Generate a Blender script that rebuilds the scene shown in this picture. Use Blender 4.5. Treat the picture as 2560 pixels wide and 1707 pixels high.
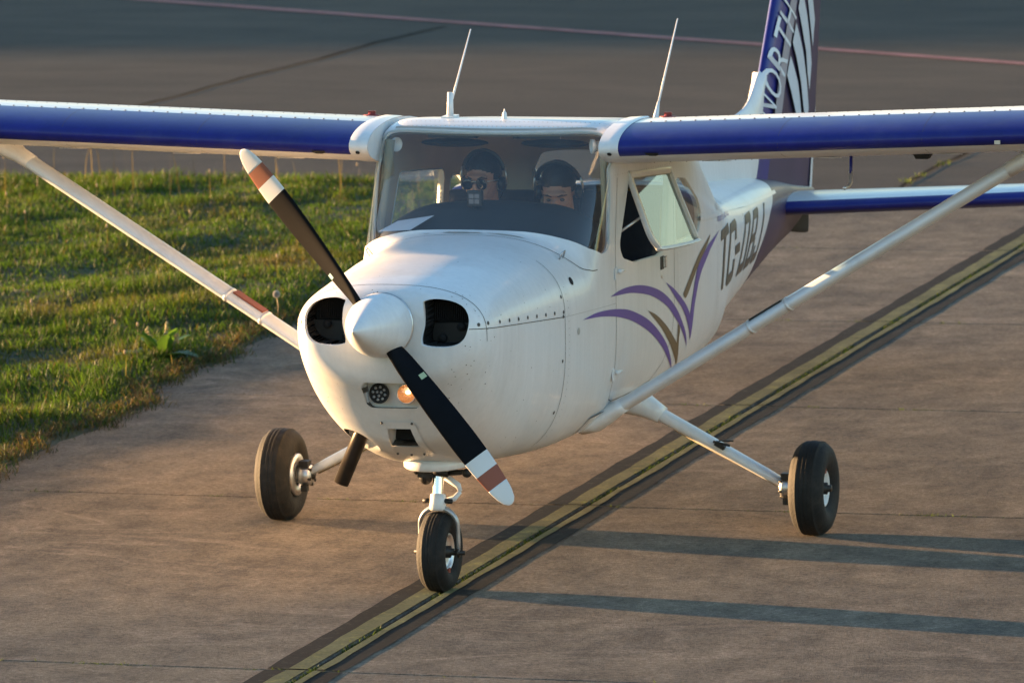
import bpy, bmesh, math, random
import numpy as np
from mathutils import Vector, Matrix, Euler

R = math.radians
random.seed(7); rng = np.random.default_rng(11)
scene = bpy.context.scene
for o in list(bpy.data.objects): bpy.data.objects.remove(o)
COL = scene.collection

# ------------------------------------------------------------------ camera
CAM = np.array([8.46480, -26.68448, 5.07072]); PSI, TH, RO = R(16.88867), R(8.08900), R(-1.30215)
Fv = np.array([-math.sin(PSI)*math.cos(TH), math.cos(PSI)*math.cos(TH), -math.sin(TH)])
Rv = np.array([math.cos(PSI), math.sin(PSI), 0.0]); Uv = np.cross(Rv, Fv)
R2 = Rv*math.cos(RO)+Uv*math.sin(RO); U2 = -Rv*math.sin(RO)+Uv*math.cos(RO)
cd = bpy.data.cameras.new('camera'); cam = bpy.data.objects.new('camera', cd); COL.objects.link(cam)
cam.matrix_world = Matrix([[R2[i], U2[i], -Fv[i], CAM[i]] for i in range(3)]+[[0, 0, 0, 1]])
cd.lens = 228.9026; cd.sensor_width = 36; cd.sensor_fit = 'HORIZONTAL'; cd.clip_start = 0.5; cd.clip_end = 6000
cd.dof.use_dof = True; cd.dof.focus_distance = 27.2; cd.dof.aperture_fstop = 7.1
scene.camera = cam

# ------------------------------------------------------------------ sky, sun, exposure
SUN_EL = R(5.4); SUN_DIR = Vector((-math.cos(R(-9.5)), -math.sin(R(-9.5)), math.tan(SUN_EL))).normalized()   # towards the sun
w = bpy.data.worlds.new('World'); scene.world = w; w.use_nodes = True
nt = w.node_tree; nt.nodes.clear()
sky = nt.nodes.new('ShaderNodeTexSky'); sky.sky_type = 'NISHITA'; sky.sun_disc = False
sky.sun_elevation = SUN_EL; sky.sun_rotation = math.atan2(SUN_DIR.x, SUN_DIR.y)
sky.air_density = 1.0; sky.dust_density = 0.3; sky.ozone_density = 2.0
bg = nt.nodes.new('ShaderNodeBackground'); bg.inputs[1].default_value = 0.105
out = nt.nodes.new('ShaderNodeOutputWorld')
nt.links.new(sky.outputs[0], bg.inputs[0]); nt.links.new(bg.outputs[0], out.inputs[0])
sl = bpy.data.lights.new('sun', 'SUN'); sl.energy = 5.0; sl.angle = R(0.53); sl.color = (1.0, 0.60, 0.28)
so = bpy.data.objects.new('sun', sl); COL.objects.link(so)
so.rotation_euler = SUN_DIR.to_track_quat('Z', 'Y').to_euler(); so.location = (-30, 5, 20)
scene.view_settings.view_transform = 'Standard'; scene.view_settings.look = 'None'
scene.view_settings.gamma = 1.0; scene.view_settings.use_curve_mapping = False
scene.view_settings.exposure = 2.55
try:
    scene.cycles.use_denoising = True; scene.cycles.max_bounces = 8; scene.cycles.transparent_max_bounces = 16
except Exception: pass

# ------------------------------------------------------------------ materials
MATS = {}
def add_streaks(m, amt=.035):
    n = m.node_tree.nodes; L = m.node_tree.links; b = n['Principled BSDF']; g = n.new('ShaderNodeNewGeometry'); src = b.inputs['Base Color'].links[0].from_socket
    def nz(sc, st, lo, hi):
        mp = n.new('ShaderNodeMapping'); mp.inputs['Scale'].default_value = st; L.new(g.outputs['Position'], mp.inputs[0]); t = n.new('ShaderNodeTexNoise'); t.inputs['Scale'].default_value = sc; t.inputs['Detail'].default_value = 5; L.new(mp.outputs[0], t.inputs['Vector'])
        r = n.new('ShaderNodeMapRange'); r.inputs[1].default_value = .35; r.inputs[2].default_value = .65; r.inputs[3].default_value = lo; r.inputs[4].default_value = hi; L.new(t.outputs[0], r.inputs[0]); return r.outputs[0]
    for f in (nz(1.0, (30, 45, 1.2), 1-amt, 1.02), nz(60, (1, 1, 1), 1-amt*.5, 1+amt*.3), nz(1.3, (1, 1, 1), 1-amt, 1.02)):
        x = n.new('ShaderNodeMix'); x.data_type = 'RGBA'; x.blend_type = 'MULTIPLY'; x.inputs[0].default_value = 1; L.new(src, x.inputs[6]); L.new(f, x.inputs[7]); src = x.outputs[2]
    L.new(src, b.inputs['Base Color'])
def mat(name, col, rough=0.5, metal=0.0, var=0.0, vscale=4.0, bump=0.0, bscale=60.0, coat=0.0, dirt=None, dirt_amt=0.0, dirt_scale=3.0, spec=0.5, stretch=(1, 1, 1), trans=0.0):
    m = bpy.data.materials.new(name); m.use_nodes = True; n = m.node_tree.nodes; L = m.node_tree.links
    b = n['Principled BSDF']; b.inputs['Roughness'].default_value = rough; b.inputs['Metallic'].default_value = metal
    b.inputs['Base Color'].default_value = (*col, 1); b.inputs['Specular IOR Level'].default_value = spec
    if coat: b.inputs['Coat Weight'].default_value = coat; b.inputs['Coat Roughness'].default_value = 0.06
    g = n.new('ShaderNodeNewGeometry'); mp = n.new('ShaderNodeMapping'); mp.inputs['Scale'].default_value = stretch
    L.new(g.outputs['Position'], mp.inputs[0]); pos = mp.outputs[0]
    src = None
    if var:
        t = n.new('ShaderNodeTexNoise'); t.inputs['Scale'].default_value = vscale; t.inputs['Detail'].default_value = 6; L.new(pos, t.inputs['Vector'])
        r = n.new('ShaderNodeMapRange'); r.inputs[1].default_value = 0.3; r.inputs[2].default_value = 0.7; r.inputs[3].default_value = 1-var; r.inputs[4].default_value = 1+var
        L.new(t.outputs[0], r.inputs[0])
        x = n.new('ShaderNodeMix'); x.data_type = 'RGBA'; x.blend_type = 'MULTIPLY'; x.inputs[0].default_value = 1
        x.inputs[6].default_value = (*col, 1); L.new(r.outputs[0], x.inputs[7]); src = x.outputs[2]
    if dirt:
        t = n.new('ShaderNodeTexNoise'); t.inputs['Scale'].default_value = dirt_scale; t.inputs['Detail'].default_value = 8; t.inputs['Roughness'].default_value = 0.65; L.new(pos, t.inputs['Vector'])
        r = n.new('ShaderNodeMapRange'); r.inputs[1].default_value = 0.5; r.inputs[2].default_value = 0.75; r.inputs[3].default_value = 0; r.inputs[4].default_value = dirt_amt
        L.new(t.outputs[0], r.inputs[0])
        x = n.new('ShaderNodeMix'); x.data_type = 'RGBA'; L.new(r.outputs[0], x.inputs[0])
        if src: L.new(src, x.inputs[6])
        else: x.inputs[6].default_value = (*col, 1)
        x.inputs[7].default_value = (*dirt, 1); src = x.outputs[2]
    if src: L.new(src, b.inputs['Base Color'])
    if bump:
        t = n.new('ShaderNodeTexNoise'); t.inputs['Scale'].default_value = bscale; t.inputs['Detail'].default_value = 5; L.new(pos, t.inputs['Vector'])
        bp = n.new('ShaderNodeBump'); bp.inputs['Strength'].default_value = bump; bp.inputs['Distance'].default_value = 0.01
        L.new(t.outputs[0], bp.inputs['Height']); L.new(bp.outputs[0], b.inputs['Normal'])
    MATS[name] = m; return m
WHITE = mat('white_paint', (.69, .685, .675), .36, var=.03, vscale=2.5, coat=.18, dirt=(.42, .38, .32), dirt_amt=.25, dirt_scale=3.5, stretch=(1, 1, .35), bump=.05, bscale=4.0); add_streaks(WHITE)
BLUE = mat('blue_paint', (.011, .016, .165), .38, var=.12, vscale=5, coat=.08, spec=.3, dirt=(.04, .045, .15), dirt_amt=.5, dirt_scale=7); add_streaks(BLUE, .07)
PURPLE = mat('purple_paint', (.036, .024, .066), .42, var=.15, coat=.1, spec=.3)
LILAC = mat('violet_vinyl', (.085, .055, .30), .35, var=.06)
BROWN = mat('brown_vinyl', (.135, .095, .050), .4, var=.08)
LETTER = mat('dark_brown_lettering', (.075, .060, .045), .45, var=.1)
GREYW = mat('pale_grey_vinyl', (.55, .58, .62), .4, var=.05)
SEAM = mat('seam_dark', (.07, .06, .05), .7)
STREAK = mat('sealant_grey', (.35, .33, .30), .6, var=.2)
DARK = mat('interior_black', (.012, .012, .013), .85)
GLARE = mat('glareshield_black', (.010, .011, .014), .75, var=.25, vscale=30)
BEIGE = mat('cabin_beige', (.30, .25, .165), .8, var=.08)
RUBBER = mat('tyre_rubber', (.012, .0115, .011), .75, spec=.3, var=.25, vscale=25, dirt=(.055, .045, .034), dirt_amt=.4, dirt_scale=14, bump=.25, bscale=90)
CHROME = mat('polished_steel', (.75, .75, .76), .18, 1.0, var=.1)
ALU = mat('bare_aluminium', (.62, .62, .62), .38, .9, var=.15, dirt=(.18, .15, .12), dirt_amt=.5, dirt_scale=25)
STEEL = mat('greasy_steel', (.028, .026, .024), .5, .5, var=.3, vscale=30)
PIPE = mat('sooty_exhaust', (.050, .042, .036), .30, .6, var=.3, vscale=14)
PROPB = mat('black_propeller_paint', (.0016, .0022, .0040), .6, spec=.10, var=.2, vscale=20)
PWHITE = mat('white_tip_paint', (.62, .62, .60), .4, var=.06)
RED = mat('red_paint', (.20, .024, .016), .45, var=.12)
BRICK = mat('reddish_tape', (.23, .062, .030), .55, var=.12)
SKIN = mat('skin', (.46, .25, .17), .5, var=.06, vscale=20)
HAIR = mat('dark_hair', (.010, .008, .007), .5, var=.3, vscale=60, bump=.4, bscale=140)
SHIRT = mat('navy_cloth', (.018, .022, .035), .9, var=.15, bump=.2, bscale=40)
HEADSET = mat('black_plastic', (.014, .014, .015), .3)
LENSD = mat('dark_lens', (.006, .006, .008), .08, spec=.8)
BAFFLE = mat('engine_baffle_grey', (.022, .022, .023), .55, .3, var=.15)
PAPER = mat('paper', (.55, .55, .62), .7, var=.05)
def glass_mat(name, tint, refl=1.0, haze=0.0):
    m = bpy.data.materials.new(name); m.use_nodes = True; n = m.node_tree.nodes; L = m.node_tree.links; n.clear()
    o = n.new('ShaderNodeOutputMaterial'); t = n.new('ShaderNodeBsdfTransparent'); t.inputs[0].default_value = (*tint, 1)
    g = n.new('ShaderNodeBsdfGlossy'); g.inputs['Roughness'].default_value = .03
    f = n.new('ShaderNodeLayerWeight'); f.inputs[0].default_value = .5
    pw = n.new('ShaderNodeMath'); pw.operation = 'POWER'; pw.inputs[1].default_value = 5; L.new(f.outputs['Facing'], pw.inputs[0])
    ma = n.new('ShaderNodeMath'); ma.operation = 'MULTIPLY_ADD'; ma.inputs[1].default_value = .93; ma.inputs[2].default_value = .07; L.new(pw.outputs[0], ma.inputs[0])
    mu = n.new('ShaderNodeMath'); mu.operation = 'MULTIPLY'; mu.inputs[1].default_value = refl; mu.use_clamp = True; L.new(ma.outputs[0], mu.inputs[0])
    x = n.new('ShaderNodeMixShader'); L.new(mu.outputs[0], x.inputs[0]); L.new(t.outputs[0], x.inputs[1]); L.new(g.outputs[0], x.inputs[2])
    last = x.outputs[0]
    if haze:
        d = n.new('ShaderNodeBsdfDiffuse'); d.inputs[0].default_value = (.7, .72, .75, 1)
        ns = n.new('ShaderNodeTexNoise'); ns.inputs['Scale'].default_value = 5; ns.inputs['Detail'].default_value = 5
        ge = n.new('ShaderNodeNewGeometry'); L.new(ge.outputs['Position'], ns.inputs['Vector'])
        mm = n.new('ShaderNodeMapRange'); mm.inputs[3].default_value = haze*.4; mm.inputs[4].default_value = haze*1.6; L.new(ns.outputs[0], mm.inputs[0])
        y = n.new('ShaderNodeMixShader'); L.new(mm.outputs[0], y.inputs[0]); L.new(last, y.inputs[1]); L.new(d.outputs[0], y.inputs[2]); last = y.outputs[0]
    L.new(last, o.inputs[0]); return m
GLASS = glass_mat('perspex', (.93, .96, .95), 1.25, .03)
GLASS2 = glass_mat('green_perspex', (.93, .98, .95), 1.3, .10)

# ------------------------------------------------------------------ object helpers
def tag(o, label=None, cat=None, group=None, kind=None):
    if label: o['label'] = label
    if cat: o['category'] = cat
    if group: o['group'] = group
    if kind: o['kind'] = kind
    return o
def empty(name, loc=(0, 0, 0)):
    o = bpy.data.objects.new(name, None); o.location = loc; o.empty_display_size = .2; COL.objects.link(o); return o
def link(name, me, parent=None):
    o = bpy.data.objects.new(name, me); COL.objects.link(o)
    if parent is not None:
        o.parent = parent
        o.matrix_parent_inverse = Matrix.Translation(-parent.location)
    return o
class G:
    def __init__(s): s.v = []; s.f = []; s.m = []; s.cur = 0; s.sm = []; s.smooth = True
    def add(s, vs, fs):
        b = len(s.v); s.v.extend([tuple(map(float, p)) for p in vs])
        for f in fs: s.f.append([i+b for i in f]); s.m.append(s.cur); s.sm.append(s.smooth)
        return s
    def box(s, c, size, rot=None, taper=1.0):
        x, y, z = [a/2 for a in size]
        P = [Vector((sx*x*(taper if sz > 0 else 1), sy*y*(taper if sz > 0 else 1), sz*z)) for sz in (-1, 1) for sy in (-1, 1) for sx in (-1, 1)]
        if rot is not None:
            M = Euler(rot).to_matrix() if not isinstance(rot, Matrix) else rot
            P = [M @ p for p in P]
        sm = s.smooth; s.smooth = False
        s.add([p+Vector(c) for p in P], [(0, 2, 3, 1), (4, 5, 7, 6), (0, 1, 5, 4), (2, 6, 7, 3), (0, 4, 6, 2), (1, 3, 7, 5)])
        s.smooth = sm; return s
    def loft(s, rings, closed=True, cap=True):
        n = len(rings[0]); vs = [p for r in rings for p in r]; fs = []
        for i in range(len(rings)-1):
            for j in range(n if closed else n-1):
                k = (j+1) % n; fs.append((i*n+j, i*n+k, (i+1)*n+k, (i+1)*n+j))
        if cap: fs.append(tuple(range(n-1, -1, -1))); fs.append(tuple(range((len(rings)-1)*n, len(rings)*n)))
        return s.add(vs, fs)
    def tube(s, path, rad, n=12, cap=True, sq=(1, 1), up=None):
        path = [Vector(p) for p in path]; m = len(path)
        if not hasattr(rad, '__len__'): rad = [rad]*m
        rings = []; u = None
        for i, p in enumerate(path):
            t = (path[min(i+1, m-1)]-path[max(i-1, 0)]).normalized()
            if u is None:
                a = Vector(up) if up is not None else (Vector((0, 0, 1)) if abs(t.z) < .9 else Vector((0, 1, 0)))
                u = (a-t*a.dot(t)).normalized()
            else: u = (u-t*u.dot(t)).normalized()
            v = t.cross(u)
            rings.append([p+(u*math.cos(k*2*math.pi/n)*sq[0]+v*math.sin(k*2*math.pi/n)*sq[1])*rad[i] for k in range(n)])
        return s.loft(rings, True, cap)
    def lathe(s, prof, origin, axis, n=32, cap=False):
        ax = Vector(axis).normalized(); a = Vector((0, 0, 1)) if abs(ax.z) < .9 else Vector((0, 1, 0))
        u = (a-ax*a.dot(ax)).normalized(); v = ax.cross(u); o = Vector(origin)
        rings = [[o+ax*h+(u*math.cos(k*2*math.pi/n)+v*math.sin(k*2*math.pi/n))*max(r, 1e-4) for k in range(n)] for r, h in prof]
        return s.loft(rings, True, cap)
    def ell(s, c, r, rot=None, nu=20, nv=12):
        vs = []; M = Euler(rot).to_matrix() if rot is not None else Matrix.Identity(3)
        for i in range(nv+1):
            t = math.pi*i/nv
            for j in range(nu):
                a = 2*math.pi*j/nu
                vs.append(M @ Vector((r[0]*math.sin(t)*math.cos(a), r[1]*math.sin(t)*math.sin(a), r[2]*math.cos(t)))+Vector(c))
        fs = [(i*nu+j, (i+1)*nu+j, (i+1)*nu+(j+1) % nu, i*nu+(j+1) % nu) for i in range(nv) for j in range(nu)]
        return s.add(vs, fs)
    def build(s, name, mats, parent=None, bevel=0, fix=True):
        me = bpy.data.meshes.new(name); me.from_pydata(s.v, [], s.f)
        mats = mats if isinstance(mats, (list, tuple)) else [mats]
        for m in mats: me.materials.append(m)
        me.polygons.foreach_set('material_index', s.m); me.polygons.foreach_set('use_smooth', s.sm)
        if fix or bevel:
            bm = bmesh.new(); bm.from_mesh(me)
            bmesh.ops.recalc_face_normals(bm, faces=bm.faces)
            if bevel:
                es = [e for e in bm.edges if len(e.link_faces) == 2 and e.calc_face_angle(0) > .6]
                bmesh.ops.bevel(bm, geom=es, offset=bevel, segments=2, affect='EDGES', profile=.7)
            bm.to_mesh(me); bm.free()
        me.update(); return link(name, me, parent)

# ------------------------------------------------------------------ the setting
YJ = [-5.4, -1.84, 2.25, 5.36, 8.47, 11.57, 14.45]; XC = .028
def world_mat(name, build_fn):
    m = bpy.data.materials.new(name); m.use_nodes = True; n = m.node_tree.nodes; L = m.node_tree.links
    g = n.new('ShaderNodeNewGeometry'); build_fn(n, L, g.outputs['Position'], n['Principled BSDF']); return m
def noise(n, L, pos, scale, detail=6, rough=.55, stretch=None, rot=0, dist=0):
    if stretch:
        mp = n.new('ShaderNodeMapping'); mp.inputs['Scale'].default_value = stretch; mp.inputs['Rotation'].default_value = (0, 0, rot); L.new(pos, mp.inputs[0]); pos = mp.outputs[0]
    t = n.new('ShaderNodeTexNoise'); t.inputs['Scale'].default_value = scale; t.inputs['Detail'].default_value = detail; t.inputs['Roughness'].default_value = rough; t.inputs['Distortion'].default_value = dist
    L.new(pos, t.inputs['Vector']); return t.outputs[0]
def rng_(n, L, s, a, b, c, d):
    r = n.new('ShaderNodeMapRange'); r.inputs[1].default_value = a; r.inputs[2].default_value = b; r.inputs[3].default_value = c; r.inputs[4].default_value = d; L.new(s, r.inputs[0]); return r.outputs[0]
def mixc(n, L, f, a, b, mode='MIX'):
    x = n.new('ShaderNodeMix'); x.data_type = 'RGBA'; x.blend_type = mode
    for i, s in ((0, f), (6, a), (7, b)):
        if isinstance(s, (int, float)): x.inputs[i].default_value = s
        elif isinstance(s, tuple): x.inputs[i].default_value = (*s, 1)
        else: L.new(s, x.inputs[i])
    return x.outputs[2]
def bumpn(n, L, b, s, st, d=.01):
    bp = n.new('ShaderNodeBump'); bp.inputs['Strength'].default_value = st; bp.inputs['Distance'].default_value = d; L.new(s, bp.inputs['Height']); L.new(bp.outputs[0], b.inputs['Normal'])
def concrete_fn(base=(.230, .180, .132), dark=(.105, .090, .077), light=(.29, .225, .175)):
    def f(n, L, pos, b):
        big = rng_(n, L, noise(n, L, pos, .5, 4, .5), .35, .65, 0, 1)
        mid = rng_(n, L, noise(n, L, pos, 1.5, 8, .70, (1.5, .8, 1), .12), .42, .64, 0, .75)
        strk = rng_(n, L, noise(n, L, pos, 1.0, 6, .7, (6.0, 4.5, 1), .16), .36, .66, 1.08, .90)
        spot = rng_(n, L, noise(n, L, pos, 5.5, 7, .72), .34, .66, .80, 1.20)
        fine = rng_(n, L, noise(n, L, pos, 38, 5, .8), .30, .70, .55, 1.48)
        grain = rng_(n, L, noise(n, L, pos, 150, 2, .6), .3, .7, .70, 1.30)
        nn = noise(n, L, pos, .9, 4, .5, (.8, 1.5, 1), .6, 1.8)
        swirl = rng_(n, L, nn, .485, .53, 0, 1); sw2 = rng_(n, L, nn, .53, .575, 1, 0)
        mm = n.new('ShaderNodeMath'); mm.operation = 'MULTIPLY'; L.new(swirl, mm.inputs[0]); L.new(sw2, mm.inputs[1])
        msk = rng_(n, L, noise(n, L, pos, .45, 3), .44, .62, 0, .45)
        m2 = n.new('ShaderNodeMath'); m2.operation = 'MULTIPLY'; L.new(mm.outputs[0], m2.inputs[0]); L.new(msk, m2.inputs[1])
        oil = rng_(n, L, noise(n, L, pos, 1.7, 5, .6, (1, 1.4, 1), 1.1), .66, .74, 0, .6)
        c = mixc(n, L, big, base, tuple(.55*a_+.45*d_ for a_, d_ in zip(base, dark))); c = mixc(n, L, mid, c, dark); c = mixc(n, L, m2.outputs[0], c, light); c = mixc(n, L, oil, c, (.045, .040, .036))
        for k in (strk, spot, fine, grain): c = mixc(n, L, 1.0, c, k, 'MULTIPLY')
        L.new(c, b.inputs['Base Color']); b.inputs['Roughness'].default_value = .95; b.inputs['Specular IOR Level'].default_value = .06
        b.inputs['Diffuse Roughness'].default_value = 1.0; bumpn(n, L, b, noise(n, L, pos, 70, 4, .75), 1.0, .008)
    return f
CONC = world_mat('weathered_concrete', concrete_fn())
def asphalt_fn(n, L, pos, b):
    big = rng_(n, L, noise(n, L, pos, .35, 5, .5), .35, .65, 0, 1)
    mid = rng_(n, L, noise(n, L, pos, 1.6, 6, .6, (.5, 1.2, 1), .2), .4, .7, 0, .6)
    fine = rng_(n, L, noise(n, L, pos, 60, 3, .7), .25, .75, .8, 1.2)
    c = mixc(n, L, big, (.100, .084, .070), (.082, .071, .061)); c = mixc(n, L, mid, c, (.056, .051, .047)); c = mixc(n, L, 1.0, c, fine, 'MULTIPLY')
    L.new(c, b.inputs['Base Color']); b.inputs['Roughness'].default_value = .95; b.inputs['Specular IOR Level'].default_value = .06
    b.inputs['Diffuse Roughness'].default_value = 1.0; bumpn(n, L, b, noise(n, L, pos, 70, 4, .7), .8, .007)
ASPH = world_mat('old_asphalt', asphalt_fn)
def soil_fn(n, L, pos, b):
    c = mixc(n, L, rng_(n, L, noise(n, L, pos, 3, 6), .4, .6, 0, 1), (.045, .038, .022), (.035, .045, .016)); L.new(c, b.inputs['Base Color']); b.inputs['Roughness'].default_value = .95
SOIL = world_mat('soil', soil_fn)
def paint_fn(col, under, amt, sc=18):
    def f(n, L, pos, b):
        w1 = rng_(n, L, noise(n, L, pos, sc, 7, .7), .5-amt*.3, .72-amt*.3, 0, .85)
        w2 = rng_(n, L, noise(n, L, pos, 2.5, 4, .6), .35, .65, .78, 1.15)
        c = mixc(n, L, w1, col, under); c = mixc(n, L, 1.0, c, w2, 'MULTIPLY'); c = mixc(n, L, 1.0, c, rng_(n, L, noise(n, L, pos, 90, 3), .3, .7, .82, 1.18), 'MULTIPLY')
        L.new(c, b.inputs['Base Color']); b.inputs['Roughness'].default_value = .9; b.inputs['Specular IOR Level'].default_value = .08; b.inputs['Diffuse Roughness'].default_value = 1.0
        bumpn(n, L, b, noise(n, L, pos, 95, 4, .7), .3, .004)
    return f
YELLOW = world_mat('worn_yellow_paint', paint_fn((.30, .24, .075), (.12, .108, .060), .85, 13))
BLACKP = world_mat('worn_black_paint', paint_fn((.022, .020, .019), (.10, .08, .062), -.15))
PINK = world_mat('faded_red_paint', paint_fn((.36, .15, .14), (.22, .13, .12), .2))

def sheet(name, pts, z, m, parent=None, sub=0):
    me = bpy.data.meshes.new(name); me.from_pydata([(x, y, z) for x, y in pts], [], [tuple(range(len(pts)))]); me.materials.append(m)
    return link(name, me, parent)
tag(sheet('ground', [(-2500, -2500), (2500, -2500), (2500, 2500), (-2500, 2500)], -.09, SOIL), kind='structure')
tw = tag(sheet('taxiway', [(-3.60, -5.4), (9.5, -5.4), (9.5, 14.45), (-3.60, 14.45)], -.05, SOIL), kind='structure')
def slab(x0, x1, y0, y1, gap=.006, gl=None):
    g = G(); z0, z1 = -.045, 0.0; b = .005
    xa, xb = x0+(gl[0] if gl else gap), x1-(gl[1] if gl else gap); ya, yb = y0+gap, y1-gap
    N = 1
    lo = [(xa, ya, z0), (xb, ya, z0), (xb, yb, z0), (xa, yb, z0)]; mi = [(xa, ya, z1-b), (xb, ya, z1-b), (xb, yb, z1-b), (xa, yb, z1-b)]; hi = [(xa+b, ya+b, z1), (xb-b, ya+b, z1), (xb-b, yb-b, z1), (xa+b, yb-b, z1)]
    g.smooth = False; g.loft([lo, mi, hi]); return g.build('slab', CONC, tw)
for j in range(6):
    for i, (a, b) in enumerate([(-3.60, XC), (XC, 3.2), (3.2, 6.35), (6.35, 9.5)]):
        gl = (.006, .013) if i == 0 else ((.013, .006) if i == 1 else None)
        slab(a, b, YJ[j], YJ[j+1], gl=gl)
# painted centreline: black edge, yellow, crack, yellow, black edge, broken at the joints
ct = tag(G().build('taxi_centreline', [BLACKP], None, fix=False), kind='structure') if False else None
cl = None
def marking(name, strips, m, z):
    g = G(); g.smooth = False
    for xa, xb in strips:
        for j in range(6):
            n = 24; ys = np.linspace(YJ[j]+.012, YJ[j+1]-.012, n)
            wv = lambda x, y, s: x+s*(.004*math.sin(y*5.1+x*40)+.003*math.sin(y*13.7+x*70)+rng.normal(0, .0012))
            L_ = [(wv(xa, y, 1 if xa < XC-.02 or xa > XC+.03 else 0), y, z) for y in ys]; R_ = [(wv(xb, y, 1 if xb > XC+.02 or xb < XC-.03 else 0), y, z) for y in ys]
            vs = L_+R_; g.add(vs, [(i, i+n, i+1+n, i+1) for i in range(n-1)])
    o = g.build(name, m, tw, fix=False); return o
marking('black_edge_line', [(-.168, XC-.02), (XC+.02, .172)], BLACKP, .003)
marking('yellow_centreline', [(-.074, XC-.018), (XC+.018, .084)], YELLOW, .006)

# apron behind the taxiway
ap = tag(sheet('apron', [(-400, 14.46), (400, 14.46), (400, 400), (-400, 400)], -.004, ASPH), kind='structure')
def strip(name, pts, wd, z, m, parent):
    g = G(); g.smooth = False; n = len(pts); L_ = []; R_ = []
    for i, (x, y) in enumerate(pts):
        a = Vector(pts[max(i-1, 0)]); b = Vector(pts[min(i+1, n-1)]); t = (b-a).normalized(); nn = Vector((-t.y, t.x))
        w_ = wd*(1+random.uniform(-.25, .25)); L_.append((x+nn.x*w_/2, y+nn.y*w_/2, z)); R_.append((x-nn.x*w_/2, y-nn.y*w_/2, z))
    g.add(L_+R_, [(i, i+1, i+1+n, i+n) for i in range(n-1)]); return g.build(name, m, parent, fix=False)
CRACK = mat('crack_filler', (.020, .019, .017), 1.0, spec=.02, var=.3, vscale=12)
for xs, y0, y1 in [(-8.35, 17.0, 25.5), (-1.42, 14.6, 40), (5.6, 14.6, 40), (-15.2, 14.6, 40)]:
    strip('asphalt_seam', [(xs+.07*(y-19)*(1 if xs == -8.35 else .0)+.02*math.sin(y*2.3)+.012*math.sin(y*7), y) for y in np.arange(y0, y1, .35)], .034, .003, CRACK, ap)
# straight faded red line on the apron
def pl(t): return (-11.39+(t+0.6)*0+t*9.08, 27.68-t*5.03)
strip('apron_edge_line', [(-11.39+t*9.08, 27.68-t*5.03) for t in np.linspace(-3, 3.2, 60)], .155, .003, PINK, ap)

# unseen hangar, assumed; shaped and placed so its shadow covers the far apron
def build_unseen_hangar():
    h = empty('hangar', (-82, 45, 0)); tag(h, 'assumed long low hangar, unseen, placed to cast the shadow over the far apron', 'hangar')
    H = 6.35; d = Vector((1, .127, 0)).normalized(); nrm = Vector((-d.y, d.x, 0)); A = Vector((-98, 31.65, 0))
    WALL = mat('hangar_sheet_metal', (.42, .43, .42), .5, .2, var=.08); ROOF = mat('hangar_roof', (.30, .14, .11), .6, var=.1); DOOR = mat('hangar_door_paint', (.10, .16, .24), .5)
    Lx, Ly = 30, 34
    P = lambda u, v, z: A+d*u+nrm*v+Vector((0, 0, z))
    g = G(); g.smooth = False
    for i in range(30):     # ribbed long wall
        g.add([P(i, 0, -.1), P(i+.5, 0, -.1), P(i+.5, 0, H-.15), P(i, 0, H-.15), P(i+.5, -.04, -.1), P(i+1, -.04, -.1), P(i+1, -.04, H-.15), P(i+.5, -.04, H-.15)], [(0, 1, 2, 3), (4, 5, 6, 7), (1, 4, 7, 2)])
    for u in (0, Lx):
        g.add([P(u, 0, -.1), P(u, Ly, -.1), P(u, Ly, H-.15), P(u, Ly/2, H+1.6), P(u, 0, H-.15)], [(0, 1, 2, 3, 4)])
    g.add([P(0, Ly, -.1), P(Lx, Ly, -.1), P(Lx, Ly, H-.15), P(0, Ly, H-.15)], [(0, 1, 2, 3)])
    g.build('wall', WALL, h, fix=False)
    g = G(); g.smooth = False
    for v0, v1, za, zb in ((-.25, Ly/2, H, H+1.9), (Ly/2, Ly+.25, H+1.9, H)):
        g.add([P(-.3, v0, za), P(Lx+.3, v0, za), P(Lx+.3, v1, zb), P(-.3, v1, zb), P(-.3, v0, za-.12), P(Lx+.3, v0, za-.12), P(Lx+.3, v1, zb-.12), P(-.3, v1, zb-.12)], [(0, 1, 2, 3), (7, 6, 5, 4), (0, 4, 5, 1), (1, 5, 6, 2), (2, 6, 7, 3), (3, 7, 4, 0)])
    g.build('roof', ROOF, h, fix=False)
    for i in range(5):
        g = G(); g.smooth = False; v = 4+i*5.2; g.add([P(Lx+.06+.05*(i % 2), v, 0), P(Lx+.06+.05*(i % 2), v+5.1, 0), P(Lx+.06+.05*(i % 2), v+5.1, 5), P(Lx+.06+.05*(i % 2), v, 5)], [(0, 1, 2, 3)]); g.build('sliding_door', DOOR, h, fix=False)
build_unseen_hangar()

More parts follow.
